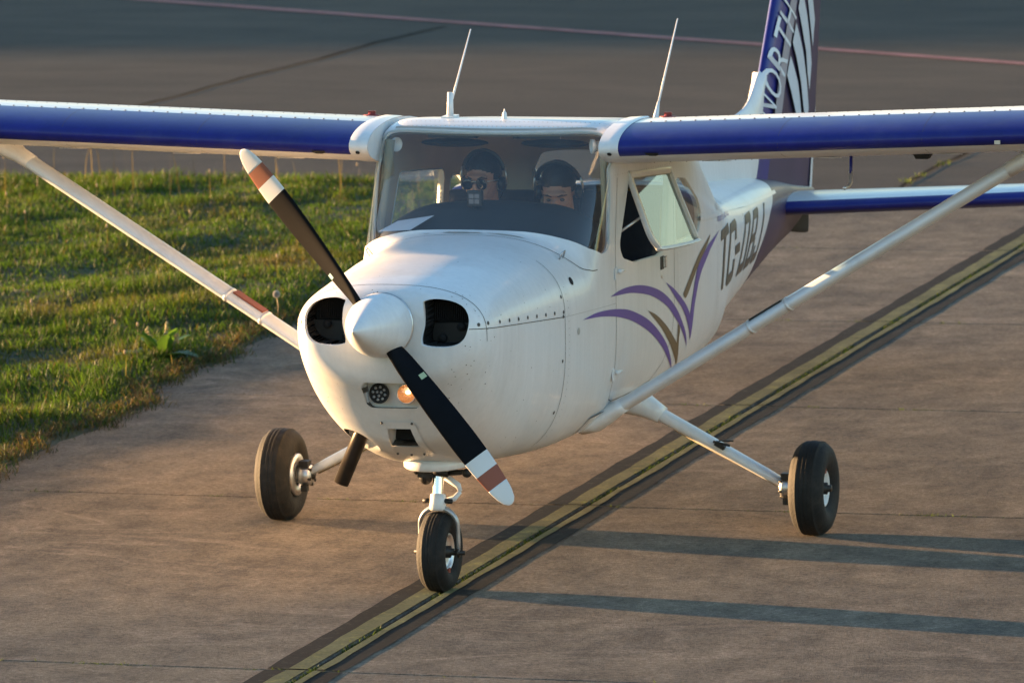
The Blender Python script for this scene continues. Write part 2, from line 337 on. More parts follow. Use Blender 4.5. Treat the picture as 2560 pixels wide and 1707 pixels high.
# ------------------------------------------------------------------ fuselage surface
HT = np.array([  # y, top, bottom, half width, widest z, upper exponent, lower exponent
(-.678,1.335,1.085,.235,1.21,2.3,2.2),(-.668,1.367,1.035,.315,1.21,2.4,2.2),(-.645,1.394,.995,.365,1.21,2.5,2.2),(-.61,1.412,.955,.398,1.21,2.6,2.2),
(-.56,1.425,.890,.424,1.21,2.6,2.2),(-.50,1.435,.805,.440,1.205,2.6,2.25),(-.43,1.443,.722,.450,1.20,2.6,2.3),(-.30,1.453,.650,.462,1.195,2.6,2.45),(-.15,1.466,.595,.475,1.19,2.6,2.6),
(.0,1.475,.560,.489,1.18,2.6,2.8),(.15,1.484,.543,.502,1.18,2.6,2.9),(.35,1.495,.530,.520,1.16,2.6,3.2),(.54,1.504,.518,.535,1.15,2.65,3.4),(.60,1.512,.515,.540,1.15,2.7,3.4),(.67,1.572,.512,.545,1.15,3.0,3.4),
(.78,1.692,.510,.551,1.15,4.6,3.4),(.90,1.820,.508,.556,1.15,7.5,3.4),(.98,1.895,.507,.556,1.15,11,3.4),(1.05,1.931,.506,.556,1.15,14,3.4),(1.15,1.944,.505,.556,1.15,14,3.4),
(1.3,1.934,.505,.556,1.15,14,3.4),(1.5,1.912,.505,.556,1.15,12,3.4),(2.2,1.835,.510,.556,1.14,7,3.4),(2.5,1.775,.522,.548,1.13,5.5,3.4),(2.7,1.69,.532,.530,1.12,4.5,3.4),
(3.2,1.43,.565,.470,1.08,3.6,3.5),(3.45,1.355,.585,.436,1.08,3.0,2.7),(3.8,1.315,.612,.392,1.06,2.9,2.45),(5.0,1.218,.700,.240,1.03,2.7,2.1),(5.7,1.135,.75,.135,1.0,2.5,2.0),(6.2,1.055,.785,.065,.97,2.4,1.9),(6.75,.97,.84,.02,.93,2.3,1.9)])
def pchip(x, y, xi):
    h = np.diff(x); d = np.diff(y, axis=0)/h[:, None]; m = np.zeros_like(y)
    w1 = 2*h[1:]+h[:-1]; w2 = h[1:]+2*h[:-1]; a = d[:-1]; b = d[1:]; ok = (a*b) > 0
    with np.errstate(all='ignore'): hm = (w1+w2)[:, None]/(w1[:, None]/a+w2[:, None]/b)
    m[1:-1] = np.where(ok, np.nan_to_num(hm), 0); m[0] = d[0]; m[-1] = d[-1]
    i = np.clip(np.searchsorted(x, xi)-1, 0, len(x)-2); t = ((xi-x[i])/h[i])[:, None]; H = h[i][:, None]
    return y[i]*(2*t**3-3*t**2+1)+m[i]*H*(t**3-2*t**2+t)+y[i+1]*(-2*t**3+3*t**2)+m[i+1]*H*(t**3-t**2)
def hp(y): return pchip(HT[:, 0], HT[:, 1:], np.clip(np.atleast_1d(np.asarray(y, float)), HT[0, 0], HT[-1, 0]))
def surf(y, th):
    """y, th arrays of one shape -> points; th 0 at the top, positive towards +x"""
    y = np.asarray(y, float); th = np.asarray(th, float); q = hp(y.ravel()).reshape(y.shape+(6,))
    zt, zb, w_, zm, nu, nl = np.moveaxis(q, -1, 0); c = np.cos(th); s = np.sin(th); up = c >= 0; n = np.where(up, nu, nl)
    # blend exponent near the waist so the skin stays smooth
    x = w_*np.sign(s)*np.abs(s)**(2/n); z = zm+np.where(up, zt-zm, zm-zb)*np.sign(c)*np.abs(c)**(2/n)
    return np.stack([x, y, z], -1)
def xside(y, z):
    y = np.atleast_1d(np.asarray(y, float)); z = np.asarray(z, float); zt, zb, w_, zm, nu, nl = hp(y).T; up = z >= zm
    t = np.where(up, (z-zm)/(zt-zm), (zm-z)/(zm-zb)); n = np.where(up, nu, nl)
    return w_*np.clip(1-np.clip(t, 0, 1)**n, 0, 1)**(1/n)
def side(y, z, off=0.0, sgn=1):
    """points on the fuselage side at (y, z), lifted off along the normal"""
    y = np.atleast_1d(np.asarray(y, float)); z = np.atleast_1d(np.asarray(z, float)); e = 1e-3
    x = xside(y, z); xy = (xside(y+e, z)-xside(y-e, z))/(2*e); xz = (xside(y, z+e)-xside(y, z-e))/(2*e)
    n = np.stack([np.ones_like(x), -xy, -xz], -1); n /= np.linalg.norm(n, axis=-1, keepdims=True)
    P = np.stack([x, y, z], -1)+n*off; P[:, 0] *= sgn; n[:, 0] *= sgn
    return P, n
def zy_top(y): return hp(y)[:, 0]

YS = np.concatenate([np.linspace(-.678, -.55, 36), np.linspace(-.545, .5, 80), np.linspace(.51, 1.2, 90), np.linspace(1.215, 3.5, 130), np.linspace(3.55, 6.75, 60)])
NT = 224
# distribute ring points evenly by arc by using a reference section's arc length
tt = np.linspace(-np.pi, np.pi, 4001)
def ring_thetas(y0):
    P = surf(np.full_like(tt, y0), tt); s = np.concatenate([[0], np.cumsum(np.linalg.norm(np.diff(P, axis=0), axis=1))]); s /= s[-1]
    return np.interp(np.linspace(0, 1, NT+1)[:-1], s, tt)
TR = {y: ring_thetas(y) for y in HT[:, 0]}
def thetas(y):
    k = np.searchsorted(HT[:, 0], y); k = min(max(k, 1), len(HT)-1); a, b = HT[k-1, 0], HT[k, 0]; f = min(max((y-a)/(b-a), 0), 1)
    return TR[a]*(1-f)+TR[b]*f
def hull_grid(ys, off=0.0, capf=False):
    TH_ = np.array([thetas(y) for y in ys]); YY = np.repeat(ys[:, None], NT, 1); P = surf(YY, TH_)
    dth = np.roll(P, -1, 1)-np.roll(P, 1, 1); dy = np.gradient(P, axis=0)
    N = np.cross(dy, dth); N /= np.maximum(np.linalg.norm(N, axis=-1, keepdims=True), 1e-9)
    ctr = np.stack([0*YY, YY, (P[..., 2].max(1, keepdims=True)+P[..., 2].min(1, keepdims=True))/2+0*YY], -1)
    s = np.sign(((P-ctr)*N).sum(-1, keepdims=True)); s[s == 0] = 1; N = N*s
    n, m = YY.shape; idx = np.arange(n*m).reshape(n, m); a = idx[:-1]; b = idx[1:]; a2 = np.roll(a, -1, 1); b2 = np.roll(b, -1, 1)
    T = np.concatenate([np.stack([a, a2, b2], -1).reshape(-1, 3), np.stack([a, b2, b], -1).reshape(-1, 3)])
    V = (P+N*off).reshape(-1, 3); N = N.reshape(-1, 3)
    if capf:
        K = 12; c0 = np.array([0, ys[0], 1.23]); base = P[0]; rows_ = [base+(c0-base)*(k/K)-np.array([0, .006, 0])*min(1, k/3) for k in range(1, K+1)]
        b0 = len(V); V = np.concatenate([V]+rows_); N = np.concatenate([N]+[np.tile([0, -1., 0], (m, 1))]*K); N[idx[0]] = N[idx[0]]*.5+np.array([0, -.5, 0]); pr = idx[0]
        for k in range(K):
            cu = b0+k*m+np.arange(m); p2 = np.roll(pr, -1); c2 = np.roll(cu, -1); T = np.concatenate([T, np.stack([pr, p2, c2], -1), np.stack([pr, c2, cu], -1)]); pr = cu
    return V, N, T
class Soup:
    """triangle surface that can be cut along f=0"""
    def __init__(s, V, N, T): s.V = V; s.N = N; s.T = T
    def cut(s, f):
        """returns inside soup (f<0) and its rim edges; self keeps f>=0"""
        fv = f(s.V); fv = np.where(np.abs(fv) < 1e-7, 1e-7, fv); neg = fv[s.T] < 0; cnt = neg.sum(1)
        Tin = list(s.T[cnt == 3]); Tout = list(s.T[cnt == 0]); newV = []; newN = []; cache = {}; base = len(s.V); rim = []
        def ed(a, b):
            k = (min(a, b), max(a, b))
            if k not in cache:
                t = fv[k[0]]/(fv[k[0]]-fv[k[1]]); p = s.V[k[0]]*(1-t)+s.V[k[1]]*t; n = s.N[k[0]]*(1-t)+s.N[k[1]]*t
                cache[k] = base+len(newV); newV.append(p); newN.append(n/max(np.linalg.norm(n), 1e-9))
            return cache[k]
        for t in s.T[(cnt == 1) | (cnt == 2)]:
            for r in range(3):
                a, b, c = t[r], t[(r+1) % 3], t[(r+2) % 3]
                if (fv[a] < 0) != (fv[b] < 0) and (fv[a] < 0) != (fv[c] < 0): break
            p, q = ed(a, b), ed(a, c); one = [(a, p, q)]; two = [(p, b, c), (p, c, q)]
            if fv[a] < 0: Tin += one; Tout += two
            else: Tin += two; Tout += one
            rim.append((p, q))
        V = np.concatenate([s.V, np.array(newV).reshape(-1, 3)]); N = np.concatenate([s.N, np.array(newN).reshape(-1, 3)])
        s.V, s.N = V, N; s.T = np.array(Tout, int).reshape(-1, 3)
        return Soup(V, N, np.array(Tin, int).reshape(-1, 3)), np.array(rim, int).reshape(-1, 2)
    def build(s, name, m, parent, extra=None, off=0.0):
        used = np.unique(s.T); mp = np.full(len(s.V), -1); mp[used] = np.arange(len(used)); V = s.V[used]+s.N[used]*off; N = s.N[used]; T = mp[s.T]
        V = V.tolist(); N = N.tolist(); F = T.tolist()
        if extra:
            for (ev, en, ef) in extra:
                b = len(V); V += [list(p) for p in ev]; N += [list(p) for p in en]; F += [[i+b for i in f] for f in ef]
        Va = np.array(V); Na = np.array(N)
        A = np.array([f[:3] for f in F]); gn = np.cross(Va[A[:, 1]]-Va[A[:, 0]], Va[A[:, 2]]-Va[A[:, 0]]); fl_ = (gn*(Na[A[:, 0]]+Na[A[:, 1]]+Na[A[:, 2]])).sum(1) < 0
        F = [f[::-1] if b_ else f for f, b_ in zip(F, fl_)]
        me = bpy.data.meshes.new(name); me.from_pydata(V, [], F); me.materials.append(m)
        me.polygons.foreach_set('use_smooth', [True]*len(me.polygons))
        me.normals_split_custom_set_from_vertices(N); me.update(); return link(name, me, parent)
def lip(S, rim, steps, ctr=None):
    """strip of quads from the rim inwards; steps = [(depth along -normal or vector, shrink)]"""
    ids = np.unique(rim); mp = {i: k for k, i in enumerate(ids)}; P = S.V[ids]; N = S.N[ids]; n = len(ids); rows = [P]; 
    for st in steps:
        Q = P.copy()
        if ctr is not None: c = np.array(ctr); Q = c+(Q-c)*(1-st[1]) if st[1] else Q
        Q = Q+np.array(st[0]) if hasattr(st[0], '__len__') else Q-N*st[0]
        rows.append(Q)
    V = np.concatenate(rows); F = []
    for r in range(len(rows)-1):
        for a, b in rim: F.append([mp[a]+r*n, mp[b]+r*n, mp[b]+(r+1)*n, mp[a]+(r+1)*n])
    # normals: from rim normal turning towards the opening centre
    c = P.mean(0); inw = c-P; inw /= np.linalg.norm(inw, axis=1, keepdims=True)
    NN = np.concatenate([N*(1-k/(len(rows)-1))+inw*(k/(len(rows)-1)) for k in range(len(rows))]); NN /= np.linalg.norm(NN, axis=1, keepdims=True)
    return (V, NN, F)
def sdpoly(px, py, poly):
    poly = np.array(poly, float); d = np.full(px.shape, 1e9); ins = np.zeros(px.shape, bool)
    for i in range(len(poly)):
        a = poly[i]; b = poly[(i+1) % len(poly)]; e = b-a; wx, wy = px-a[0], py-a[1]; t = np.clip((wx*e[0]+wy*e[1])/(e@e), 0, 1)
        d = np.minimum(d, np.hypot(wx-t*e[0], wy-t*e[1]))
        c = ((a[1] <= py) & (py < b[1])) | ((b[1] <= py) & (py < a[1]))
        with np.errstate(all='ignore'): xi = a[0]+(py-a[1])*(b[0]-a[0])/(b[1]-a[1])
        ins ^= c & (px < xi)
    return np.where(ins, -d, d)

def smooth_poly(p, n=4):
    """Catmull-Rom through a closed outline, keeping sharp tips"""
    p = [np.array(a, float) for a in p]; out = []; N = len(p)
    def sharp(i):
        a = p[i]-p[i-1]; b = p[(i+1) % N]-p[i]; return (a@b)/(np.linalg.norm(a)*np.linalg.norm(b)+1e-9) < .3
    for i in range(N):
        p1, p2 = p[i], p[(i+1) % N]; p0 = 2*p1-p2 if sharp(i) else p[i-1]; p3 = 2*p2-p1 if sharp((i+1) % N) else p[(i+2) % N]
        for k in range(n):
            t = k/n; out.append(.5*((2*p1)+(-p0+p2)*t+(2*p0-5*p1+4*p2-p3)*t*t+(-p0+3*p1-3*p2+p3)*t**3))
    return [tuple(a) for a in out]
plane = empty('airplane', (0, 1.0, 0)); tag(plane, 'white single propeller high wing airplane with blue wing edges, nose towards the viewer', 'airplane')
hull = Soup(*hull_grid(YS, capf=True))
# openings
WS_BASE = np.array([(.40, 1.60), (.600, 1.5125), (.62, 1.505), (.645, 1.475), (.70, 1.425), (.78, 1.392), (.88, 1.378), (.95, 1.372), (1.2, 1.372)])
def f_ws(V):
    y, z = V[:, 1], V[:, 2]; L_ = np.interp(y, WS_BASE[:, 0], WS_BASE[:, 1]); a = (L_-z)
    post = np.interp(z, [1.37, 1.42, 1.75, 1.80, 1.95], [.845, .890, .955, 1.03, 1.04]); b = (y-post)*.9; c = (y-.995-.02*(np.abs(V[:, 0])/.5)**2)*.8
    r = .05; u = np.maximum(a+r, 0); v = np.maximum(b+r, 0)
    d = np.where((a > -r) & (b > -r) & (np.abs(V[:, 0]) > .35), np.hypot(u, v)-r, np.maximum(a, b))
    return np.maximum(d, c)
DOORW = [(1.12, 1.372), (1.105, 1.395), (1.265, 1.640), (1.86, 1.585), (1.80, 1.320), (1.70, 1.308), (1.3, 1.330)]
def f_side(poly, r, sg):
    return lambda V: np.where((np.sign(V[:, 0]) == sg) & (np.abs(V[:, 0]) > .25), sdpoly(V[:, 1], V[:, 2], poly)-r, 1.0)
REARW = [(2.05, 1.33), (2.05, 1.53), (2.17, 1.515), (2.38, 1.40), (2.42, 1.36), (2.40, 1.33)]
def f_back(V):
    x, y, z = np.abs(V[:, 0]), V[:, 1], V[:, 2]; d = sdpoly(x, y, [(-.2, 2.84), (.28, 2.84), (.345, 2.93), (.33, 3.16), (-.2, 3.20)])-.05
    return np.where((z > 1.34) & (y > 2.4) & (y < 3.4), d, 1.0)
INLET = smooth_poly([(.176, 1.372), (.222, 1.381), (.285, 1.371), (.336, 1.343), (.361, 1.298), (.361, 1.245), (.343, 1.196), (.300, 1.169), (.225, 1.165), (.176, 1.174), (.174, 1.205), (.186, 1.27), (.184, 1.335)], 4)
_ic = np.mean(INLET, 0); INLET = [tuple(_ic+(np.array(p)-_ic)*np.array([1.05, .94])+np.array([-.002, .003])) for p in INLET]
def f_inlet(sg): return lambda V: np.where((V[:, 1] < -.45) & (np.sign(V[:, 0]) == sg), sdpoly(np.abs(V[:, 0]), V[:, 2], INLET), 1.0)
def f_light(V): return np.where((V[:, 1] < -.3) & (V[:, 2] < 1.15), sdpoly(V[:, 0], V[:, 2], [(-.090, .922), (.090, .922), (.090, .985), (-.090, .985)])-.030, 1.0)
EXC = np.array([-.222, -.325, .715])
def f_exh(V): d = (V-EXC); return np.where(V[:, 2] < .95, np.sqrt((d[:, 0]/.088)**2+(d[:, 1]/.13)**2+(d[:, 2]/.10)**2)*.07-.07, 1.0)
def f_scoop(V): return np.where((V[:, 1] < -.25) & (V[:, 2] < .9), sdpoly(V[:, 0], V[:, 2], [(-.062, .708), (.062, .708), (.050, .796), (-.050, .796)])-.002, 1.0)
lips = []; ducts = []
g_ws, rim_ws = hull.cut(f_ws)
wins = []
for sg in (1, -1):
    for poly, r in ((DOORW, .045), (REARW, .05)):
        gi, rm = hull.cut(f_side(poly, r, sg)); wins.append((gi, sg, poly is DOORW)); lips.append(lip(hull, rm, [(.012, 0), (.03, 0)]))
g_bk, rm = hull.cut(f_back); lips.append(lip(hull, rm, [(.02, 0)]))
lips.append(lip(hull, rim_ws, [(.02, 0)]))
for sg in (1, -1):
    _, rm = hull.cut(f_inlet(sg)); c = hull.V[np.unique(rm)].mean(0)
    lips.append(lip(hull, rm, [((0, .003, 0), .012), ((0, .010, 0), .022), ((0, .022, 0), .028)], c)); ducts.append(lip(hull, rm, [((0, .020, 0), .026), ((0, .16, 0), .0)], c)+(len(np.unique(rm)), len(rm)))
lgt, rm = hull.cut(f_light); rl = np.unique(rm); cl_ = hull.V[rl].mean(0)
PLN = -.545
ids = rl; lv = hull.V[ids]; tgt = lv.copy(); tgt[:, 1] = PLN+(.955-lv[:, 2])*.25; tgt[:, 0] *= .96
mp = {i: k for k, i in enumerate(ids)}; n_ = len(ids)
lips.append((np.concatenate([lv, tgt]), np.concatenate([hull.N[ids], np.tile([0, -.7, .7], (n_, 1))]), [[mp[a], mp[b], mp[b]+n_, mp[a]+n_] for a, b in rm]))
_, rm = hull.cut(f_exh); lips.append(lip(hull, rm, [((0, 0, .05), 0)]))
_, rm = hull.cut(f_scoop); lips.append(lip(hull, rm, [((0, .10, .03), 0)]))
# tail colour
def f_tail(V):
    b = np.interp(V[:, 2], [.7, .906, 1.065, 1.159, 1.30], [4.25, 4.474, 4.90, 5.30, 5.60]); return b-V[:, 1]
tail, _ = hull.cut(f_tail)
# split cowling (front of the firewall seam) from the cabin
cowl, _ = hull.cut(lambda V: V[:, 1]-.300)
capv = surf(np.full(NT, YS[0]), thetas(YS[0])); cap = (np.concatenate([capv, [[0, YS[0], 1.22]]]), np.tile([0, -1, 0], (NT+1, 1)), [[i, (i+1) % NT, NT] for i in range(NT)])
ylim = lambda e: e[0][:, 1].mean() < .30
fus = hull.build('fuselage', WHITE, plane, [e for e in lips if not ylim(e)])
cow = cowl.build('cowling', WHITE, plane, [e for e in lips if ylim(e)]); tail.build('tail_section', PURPLE, plane)
for Vd, _n, Fd, nv, nf in ducts:
    g = G(); g.add(Vd, Fd[nf:]); g.build('inlet_duct', DARK, cow, fix=False)
g_ws.build('windshield', GLASS, plane, off=-.004)
g_bk.build('rear_window', GLASS2, plane, off=-.004)
for gi, sg, isdoor in wins:
    if isdoor and sg == 1: continue
    gi.build('side_window', GLASS2, plane, off=-.006)
# inner trim of the cabin with the same openings
lin = Soup(*hull_grid(np.linspace(.62, 3.7, 150), -.028))
lin.cut(lambda V: f_ws(V)-.012)
for sg in (1, -1):
    for poly, r in ((DOORW, .05), (REARW, .055)): lin.cut(f_side(poly, r, sg))
lin.cut(lambda V: f_back(V)-.01)
lin.build('cabin_lining', BEIGE, plane)
fw = G(); fw.smooth = False
for yy, nm_, m_ in ((.45, 'firewall', DARK), (3.6, 'rear_bulkhead', BEIGE)):
    ring = surf(np.full(NT, yy), thetas(yy)); ring = ring*np.array([.96, 1, 1]); zc = ring[:, 2].mean(); ring[:, 2] = zc+(ring[:, 2]-zc)*.97
    g = G(); g.smooth = False; g.add(ring, [tuple(range(NT))]); g.build(nm_, m_, plane, fix=False)
fl = G(); fl.box((0, 1.65, .66), (.78, 1.9, .03)); fl.build('cabin_floor', GLARE, plane)

# ---- seams, fasteners, graphics lying on the skin
def ribbon(ys, zs, wd, off=.0012, sgn=1):
    ys = np.array(ys, float); zs = np.array(zs, float); P, N = side(ys, zs, off, sgn); t = np.gradient(P, axis=0); b = np.cross(t, N); b /= np.linalg.norm(b, axis=1, keepdims=True); n = len(ys)
    return np.concatenate([P+b*wd/2, P-b*wd/2]), [(i, i+1, i+1+n, i+n) for i in range(n-1)]
def thribbon(ys, ths, wd, off=.0012):
    ys = np.array(ys, float); ths = np.array(ths, float); P = surf(ys, ths); e = 1e-3
    N = np.cross(surf(ys+e, ths)-surf(ys-e, ths), surf(ys, ths+e)-surf(ys, ths-e)); N /= np.linalg.norm(N, axis=1, keepdims=True)
    c = np.stack([0*ys, ys, np.full_like(ys, 1.1)], -1); s = np.sign(((P-c)*N).sum(1, keepdims=True)); N = N*s; P = P+N*off
    t = np.gradient(P, axis=0); b = np.cross(t, N); b /= np.linalg.norm(b, axis=1, keepdims=True); n = len(ys)
    return np.concatenate([P+b*wd/2, P-b*wd/2]), [(i, i+1, i+1+n, i+n) for i in range(n-1)]
def th_of(y, z):
    q = hp(y)[0]; zt, zb, w_, zm, nu, nl = q
    if z >= zm: c = ((z-zm)/(zt-zm))**(nu/2); return math.acos(min(1, c))
    c = ((zm-z)/(zm-zb))**(nl/2); return math.pi-math.acos(min(1, c))
def dots(pts, r, name, m, parent, sgn=1, n=10, off=.0015):
    g = G()
    for y, z in pts:
        P, N = side([y], [z], off, sgn); N = Vector(N[0]); a = N.cross(Vector((0, 0, 1))).normalized(); b = N.cross(a); P = Vector(P[0])
        g.add([P+(a*math.cos(k*2*math.pi/n)+b*math.sin(k*2*math.pi/n))*r for k in range(n)]+[P+N*r*.25], [(k, (k+1) % n, n) for k in range(n)])
    return tag(g.build(name, m, parent), kind='stuff')
ar = np.arange
sl_ = lambda y: 1.175+(.303-y)*.080
for sgn in (1, -1):
    g = G(); g.add(*ribbon(ar(-.64, .305, .02), sl_(ar(-.64, .305, .02)), .0035, sgn=sgn)); g.build('cowl_split_seam', SEAM, cow, fix=False)
    g = G(); g.add(*ribbon(np.full(40, .300), np.linspace(1.42, .60, 40), .003, sgn=sgn)); g.build('firewall_seam', SEAM, cow, fix=False)
g = G(); g.add(*thribbon(np.full(120, -.562), np.linspace(-th_of(-.562, 1.19), th_of(-.562, 1.19), 120), .003)); g.build('nose_bowl_seam', SEAM, cow, fix=False)
dots([(y, sl_(y)+.022) for y in np.linspace(-.545, .285, 9)]+[(-.60, sl_(-.6)+.018), (.300-.02, 1.266), (.27, .985), (.27, .757), (.28, 1.18)], .0085, 'cowl_fasteners', SEAM, cow)
dots([(y, sl_(y)+.022) for y in np.linspace(-.545, .285, 9)]+[(-.62, sl_(-.62)+.016)], .0085, 'cowl_fasteners', SEAM, cow, -1)
# deck strip joint in front of the windshield
g = G(); thm = th_of(.42, 1.24)
ths = np.linspace(-thm, thm, 130); ysd = .505+.22*(np.abs(ths)/thm)**3.2
g.add(*thribbon(ysd, ths, .004)); g.build('deck_seam', SEAM, fus, fix=False)
for yc, tc, ly, lt, sd in ((.555, -.06, .022, .20, 1), (.553, .42, .012, .30, 2), (.556, -.42, .008, .06, 3)):
    g = G(); rr = random.Random(sd); n = 26; pts = [(yc+ly*.5*math.sin(a)*(1+rr.uniform(-.45, .4)), tc*.6+lt*.5*math.cos(a)*(1+rr.uniform(-.25, .2))) for a in np.linspace(0, 2*math.pi, n)[:-1]]
    P = surf(np.array([p[0] for p in pts]), np.array([p[1] for p in pts])); P[:, 2] += .0025; P[:, 1] -= .001; g.add(list(P)+[P.mean(0)+np.array([0, 0, .0006])], [(i, (i+1) % len(P), len(P)) for i in range(len(P))]); g.build('paint_chip', STREAK, fus, fix=False)
# doors: thin skin panel outline, hinges, handle, belly rivets
for sgn in (1, -1):
    dz = lambda y: -.06*(y-1.0)
    path = [(1.035, 1.70), (.985, 1.45), (.975, 1.25), (.968, .90), (.975, .74), (1.0, .705), (1.06, .690)]+[(y, .690+dz(y)*.5) for y in np.linspace(1.15, 1.45, 8)]+[(1.70, .685), (1.84, .75), (1.92, .85), (1.95, 1.0), (1.96, 1.2), (1.965, 1.45), (1.96, 1.62)]
    pp = np.array(path); t = np.concatenate([[0], np.cumsum(np.hypot(*np.diff(pp, axis=0).T))]); u = np.linspace(0, t[-1], 160); g = G()
    dr = g; g.add(*ribbon(np.interp(u, t, pp[:, 0]), np.interp(u, t, pp[:, 1]), .0035, sgn=sgn))
    door = g.build('door', SEAM, plane, fix=False)
    for hy, hz in ((.985, 1.283), (.962, .832)):
        h = G(); P, N = side([hy], [hz], .004, sgn); x0, y0, z0 = P[0]
        h.box((x0, y0-.012, z0-.006), (.005, .04, .052)); h.tube([(x0+.010*sgn, y0+.0, z0+.002), (x0+.013*sgn, y0+.075, z0-.002)], [.011, .007], 10); h.build('hinge', WHITE, door)
    P, N = side([1.745], [1.225], .003, sgn); x0, y0, z0 = P[0]; h = G(); h.cur = 0; h.box((x0, y0, z0), (.006, .045, .06)); h.cur = 1; h.box((x0+.010*sgn, y0+.012, z0+.004), (.012, .03, .05)); h.build('door_handle', [SEAM, ALU], door, bevel=.002)
    dots([(1.745, 1.165)], .013, 'door_lock', ALU, door, sgn)
    dots([(.455, 1.312)], .019, 'vent_port', DARK, fus, sgn, 16); dots([(.462, 1.09)], .016, 'skin_plug', STREAK, fus, sgn, 16)
    dots([(y, .575+.0*y) for y in np.linspace(.32, .95, 26)], .003, 'belly_rivets', STREAK, fus, sgn, 6)
    g = G()
    for y, z0, z1 in ((.30, .60, 1.16), ): pass
    u20 = np.linspace(.31, .97, 20)
    for yy_, zz_, ww_ in ((np.full(30, 2.90), np.linspace(.66, 1.26, 30), .003), (np.full(30, 2.02), np.linspace(.60, 1.24, 30), .002), (np.full(30, 3.95), np.linspace(.70, 1.18, 30), .003), (u20, 1.175-.03*(u20-.3)/.66, .0015)):
        g = G(); g.add(*ribbon(yy_, zz_, ww_, sgn=sgn)); g.build('skin_seam', STREAK, fus, fix=False)
    g = G(); g.add(*ribbon(np.linspace(2.45, 5.3, 60), np.interp(np.linspace(2.45, 5.3, 60), [2.45, 2.764, 4.157, 5.3], [1.34, 1.313, 1.193, 1.12]), .02, .003, sgn)); g.build('longeron_bead', WHITE, fus, fix=False)

def drape(name, poly, m, parent, sgn=1, off=.0022, grid=.05):
    """flat graphic given as a (y, z) outline laid on the skin"""
    bm = bmesh.new(); vs = [bm.verts.new((p[0], p[1], 0)) for p in poly]
    try: bm.faces.new(vs)
    except Exception: bm.free(); return None
    bm.normal_update(); bmesh.ops.triangulate(bm, faces=bm.faces[:], ngon_method='EAR_CLIP')
    ys = [p[0] for p in poly]; zs = [p[1] for p in poly]
    for c in ar(min(ys)+grid, max(ys), grid): bmesh.ops.bisect_plane(bm, geom=bm.verts[:]+bm.edges[:]+bm.faces[:], plane_co=(c, 0, 0), plane_no=(1, 0, 0))
    for c in ar(min(zs)+grid, max(zs), grid): bmesh.ops.bisect_plane(bm, geom=bm.verts[:]+bm.edges[:]+bm.faces[:], plane_co=(0, c, 0), plane_no=(0, 1, 0))
    P, N = side([v.co.x for v in bm.verts], [v.co.y for v in bm.verts], off, sgn)
    for v, p in zip(bm.verts, P): v.co = p
    me = bpy.data.meshes.new(name); bm.to_mesh(me); bm.free(); me.materials.append(m)
    for p in me.polygons: p.use_smooth = True
    return link(name, me, parent)
SW = [
 ('violet_swoosh', LILAC, [(.515, 1.132), (.689, 1.140), (.902, 1.126), (1.137, 1.094), (1.335, 1.047), (1.514, .992), (1.678, .923), (1.836, .844), (1.955, .770), (2.092, .684), (1.955, .745), (1.843, .800), (1.689, .872), (1.545, .930), (1.386, .984), (1.211, 1.034), (.993, 1.080), (.773, 1.112), (.607, 1.126)]),
 ('violet_swoosh', LILAC, [(.881, 1.185), (1.068, 1.194), (1.295, 1.181), (1.494, 1.152), (1.699, 1.104), (1.855, 1.047), (1.99, .979), (2.094, .907), (2.184, .837), (2.25, .765), (2.18, .812), (2.078, .880), (1.955, .948), (1.845, 1.005), (1.715, 1.053), (1.56, 1.098), (1.385, 1.132), (1.195, 1.160), (.997, 1.176)]),
 ('violet_swoosh', LILAC, [(1.808, 1.126), (1.936, 1.082), (2.068, 1.022), (2.170, .966), (2.240, .903), (2.29, .790), (2.180, .900), (2.086, .970), (1.98, 1.028), (1.884, 1.084)]),
 ('violet_swoosh', LILAC, [(2.989, 1.219), (2.70, 1.168), (2.50, 1.112), (2.40, 1.058), (2.35, 1.005), (2.312, .950), (2.296, .882), (2.288, .794), (2.236, .903), (2.25, .958), (2.282, 1.01), (2.325, 1.068), (2.41, 1.137), (2.615, 1.190)]),
 ('brown_stroke', BROWN, [(2.701, 1.236), (2.65, 1.213), (2.440, 1.149), (2.300, 1.086), (2.155, 1.010), (2.105, 1.033), (2.225, 1.096), (2.385, 1.168), (2.544, 1.212)]),
 ('brown_stroke', BROWN, [(1.494, 1.040), (1.643, .998), (1.809, .930), (1.949, .860), (2.040, .812), (2.026, .905), (2.066, .875), (2.075, .810), (2.163, .692), (2.010, .772), (1.912, .828), (1.750, .918), (1.610, .985)])]
for nm_, m_, poly in SW:
    for sgn in (1, -1): drape(nm_, smooth_poly(poly), m_, fus, sgn)
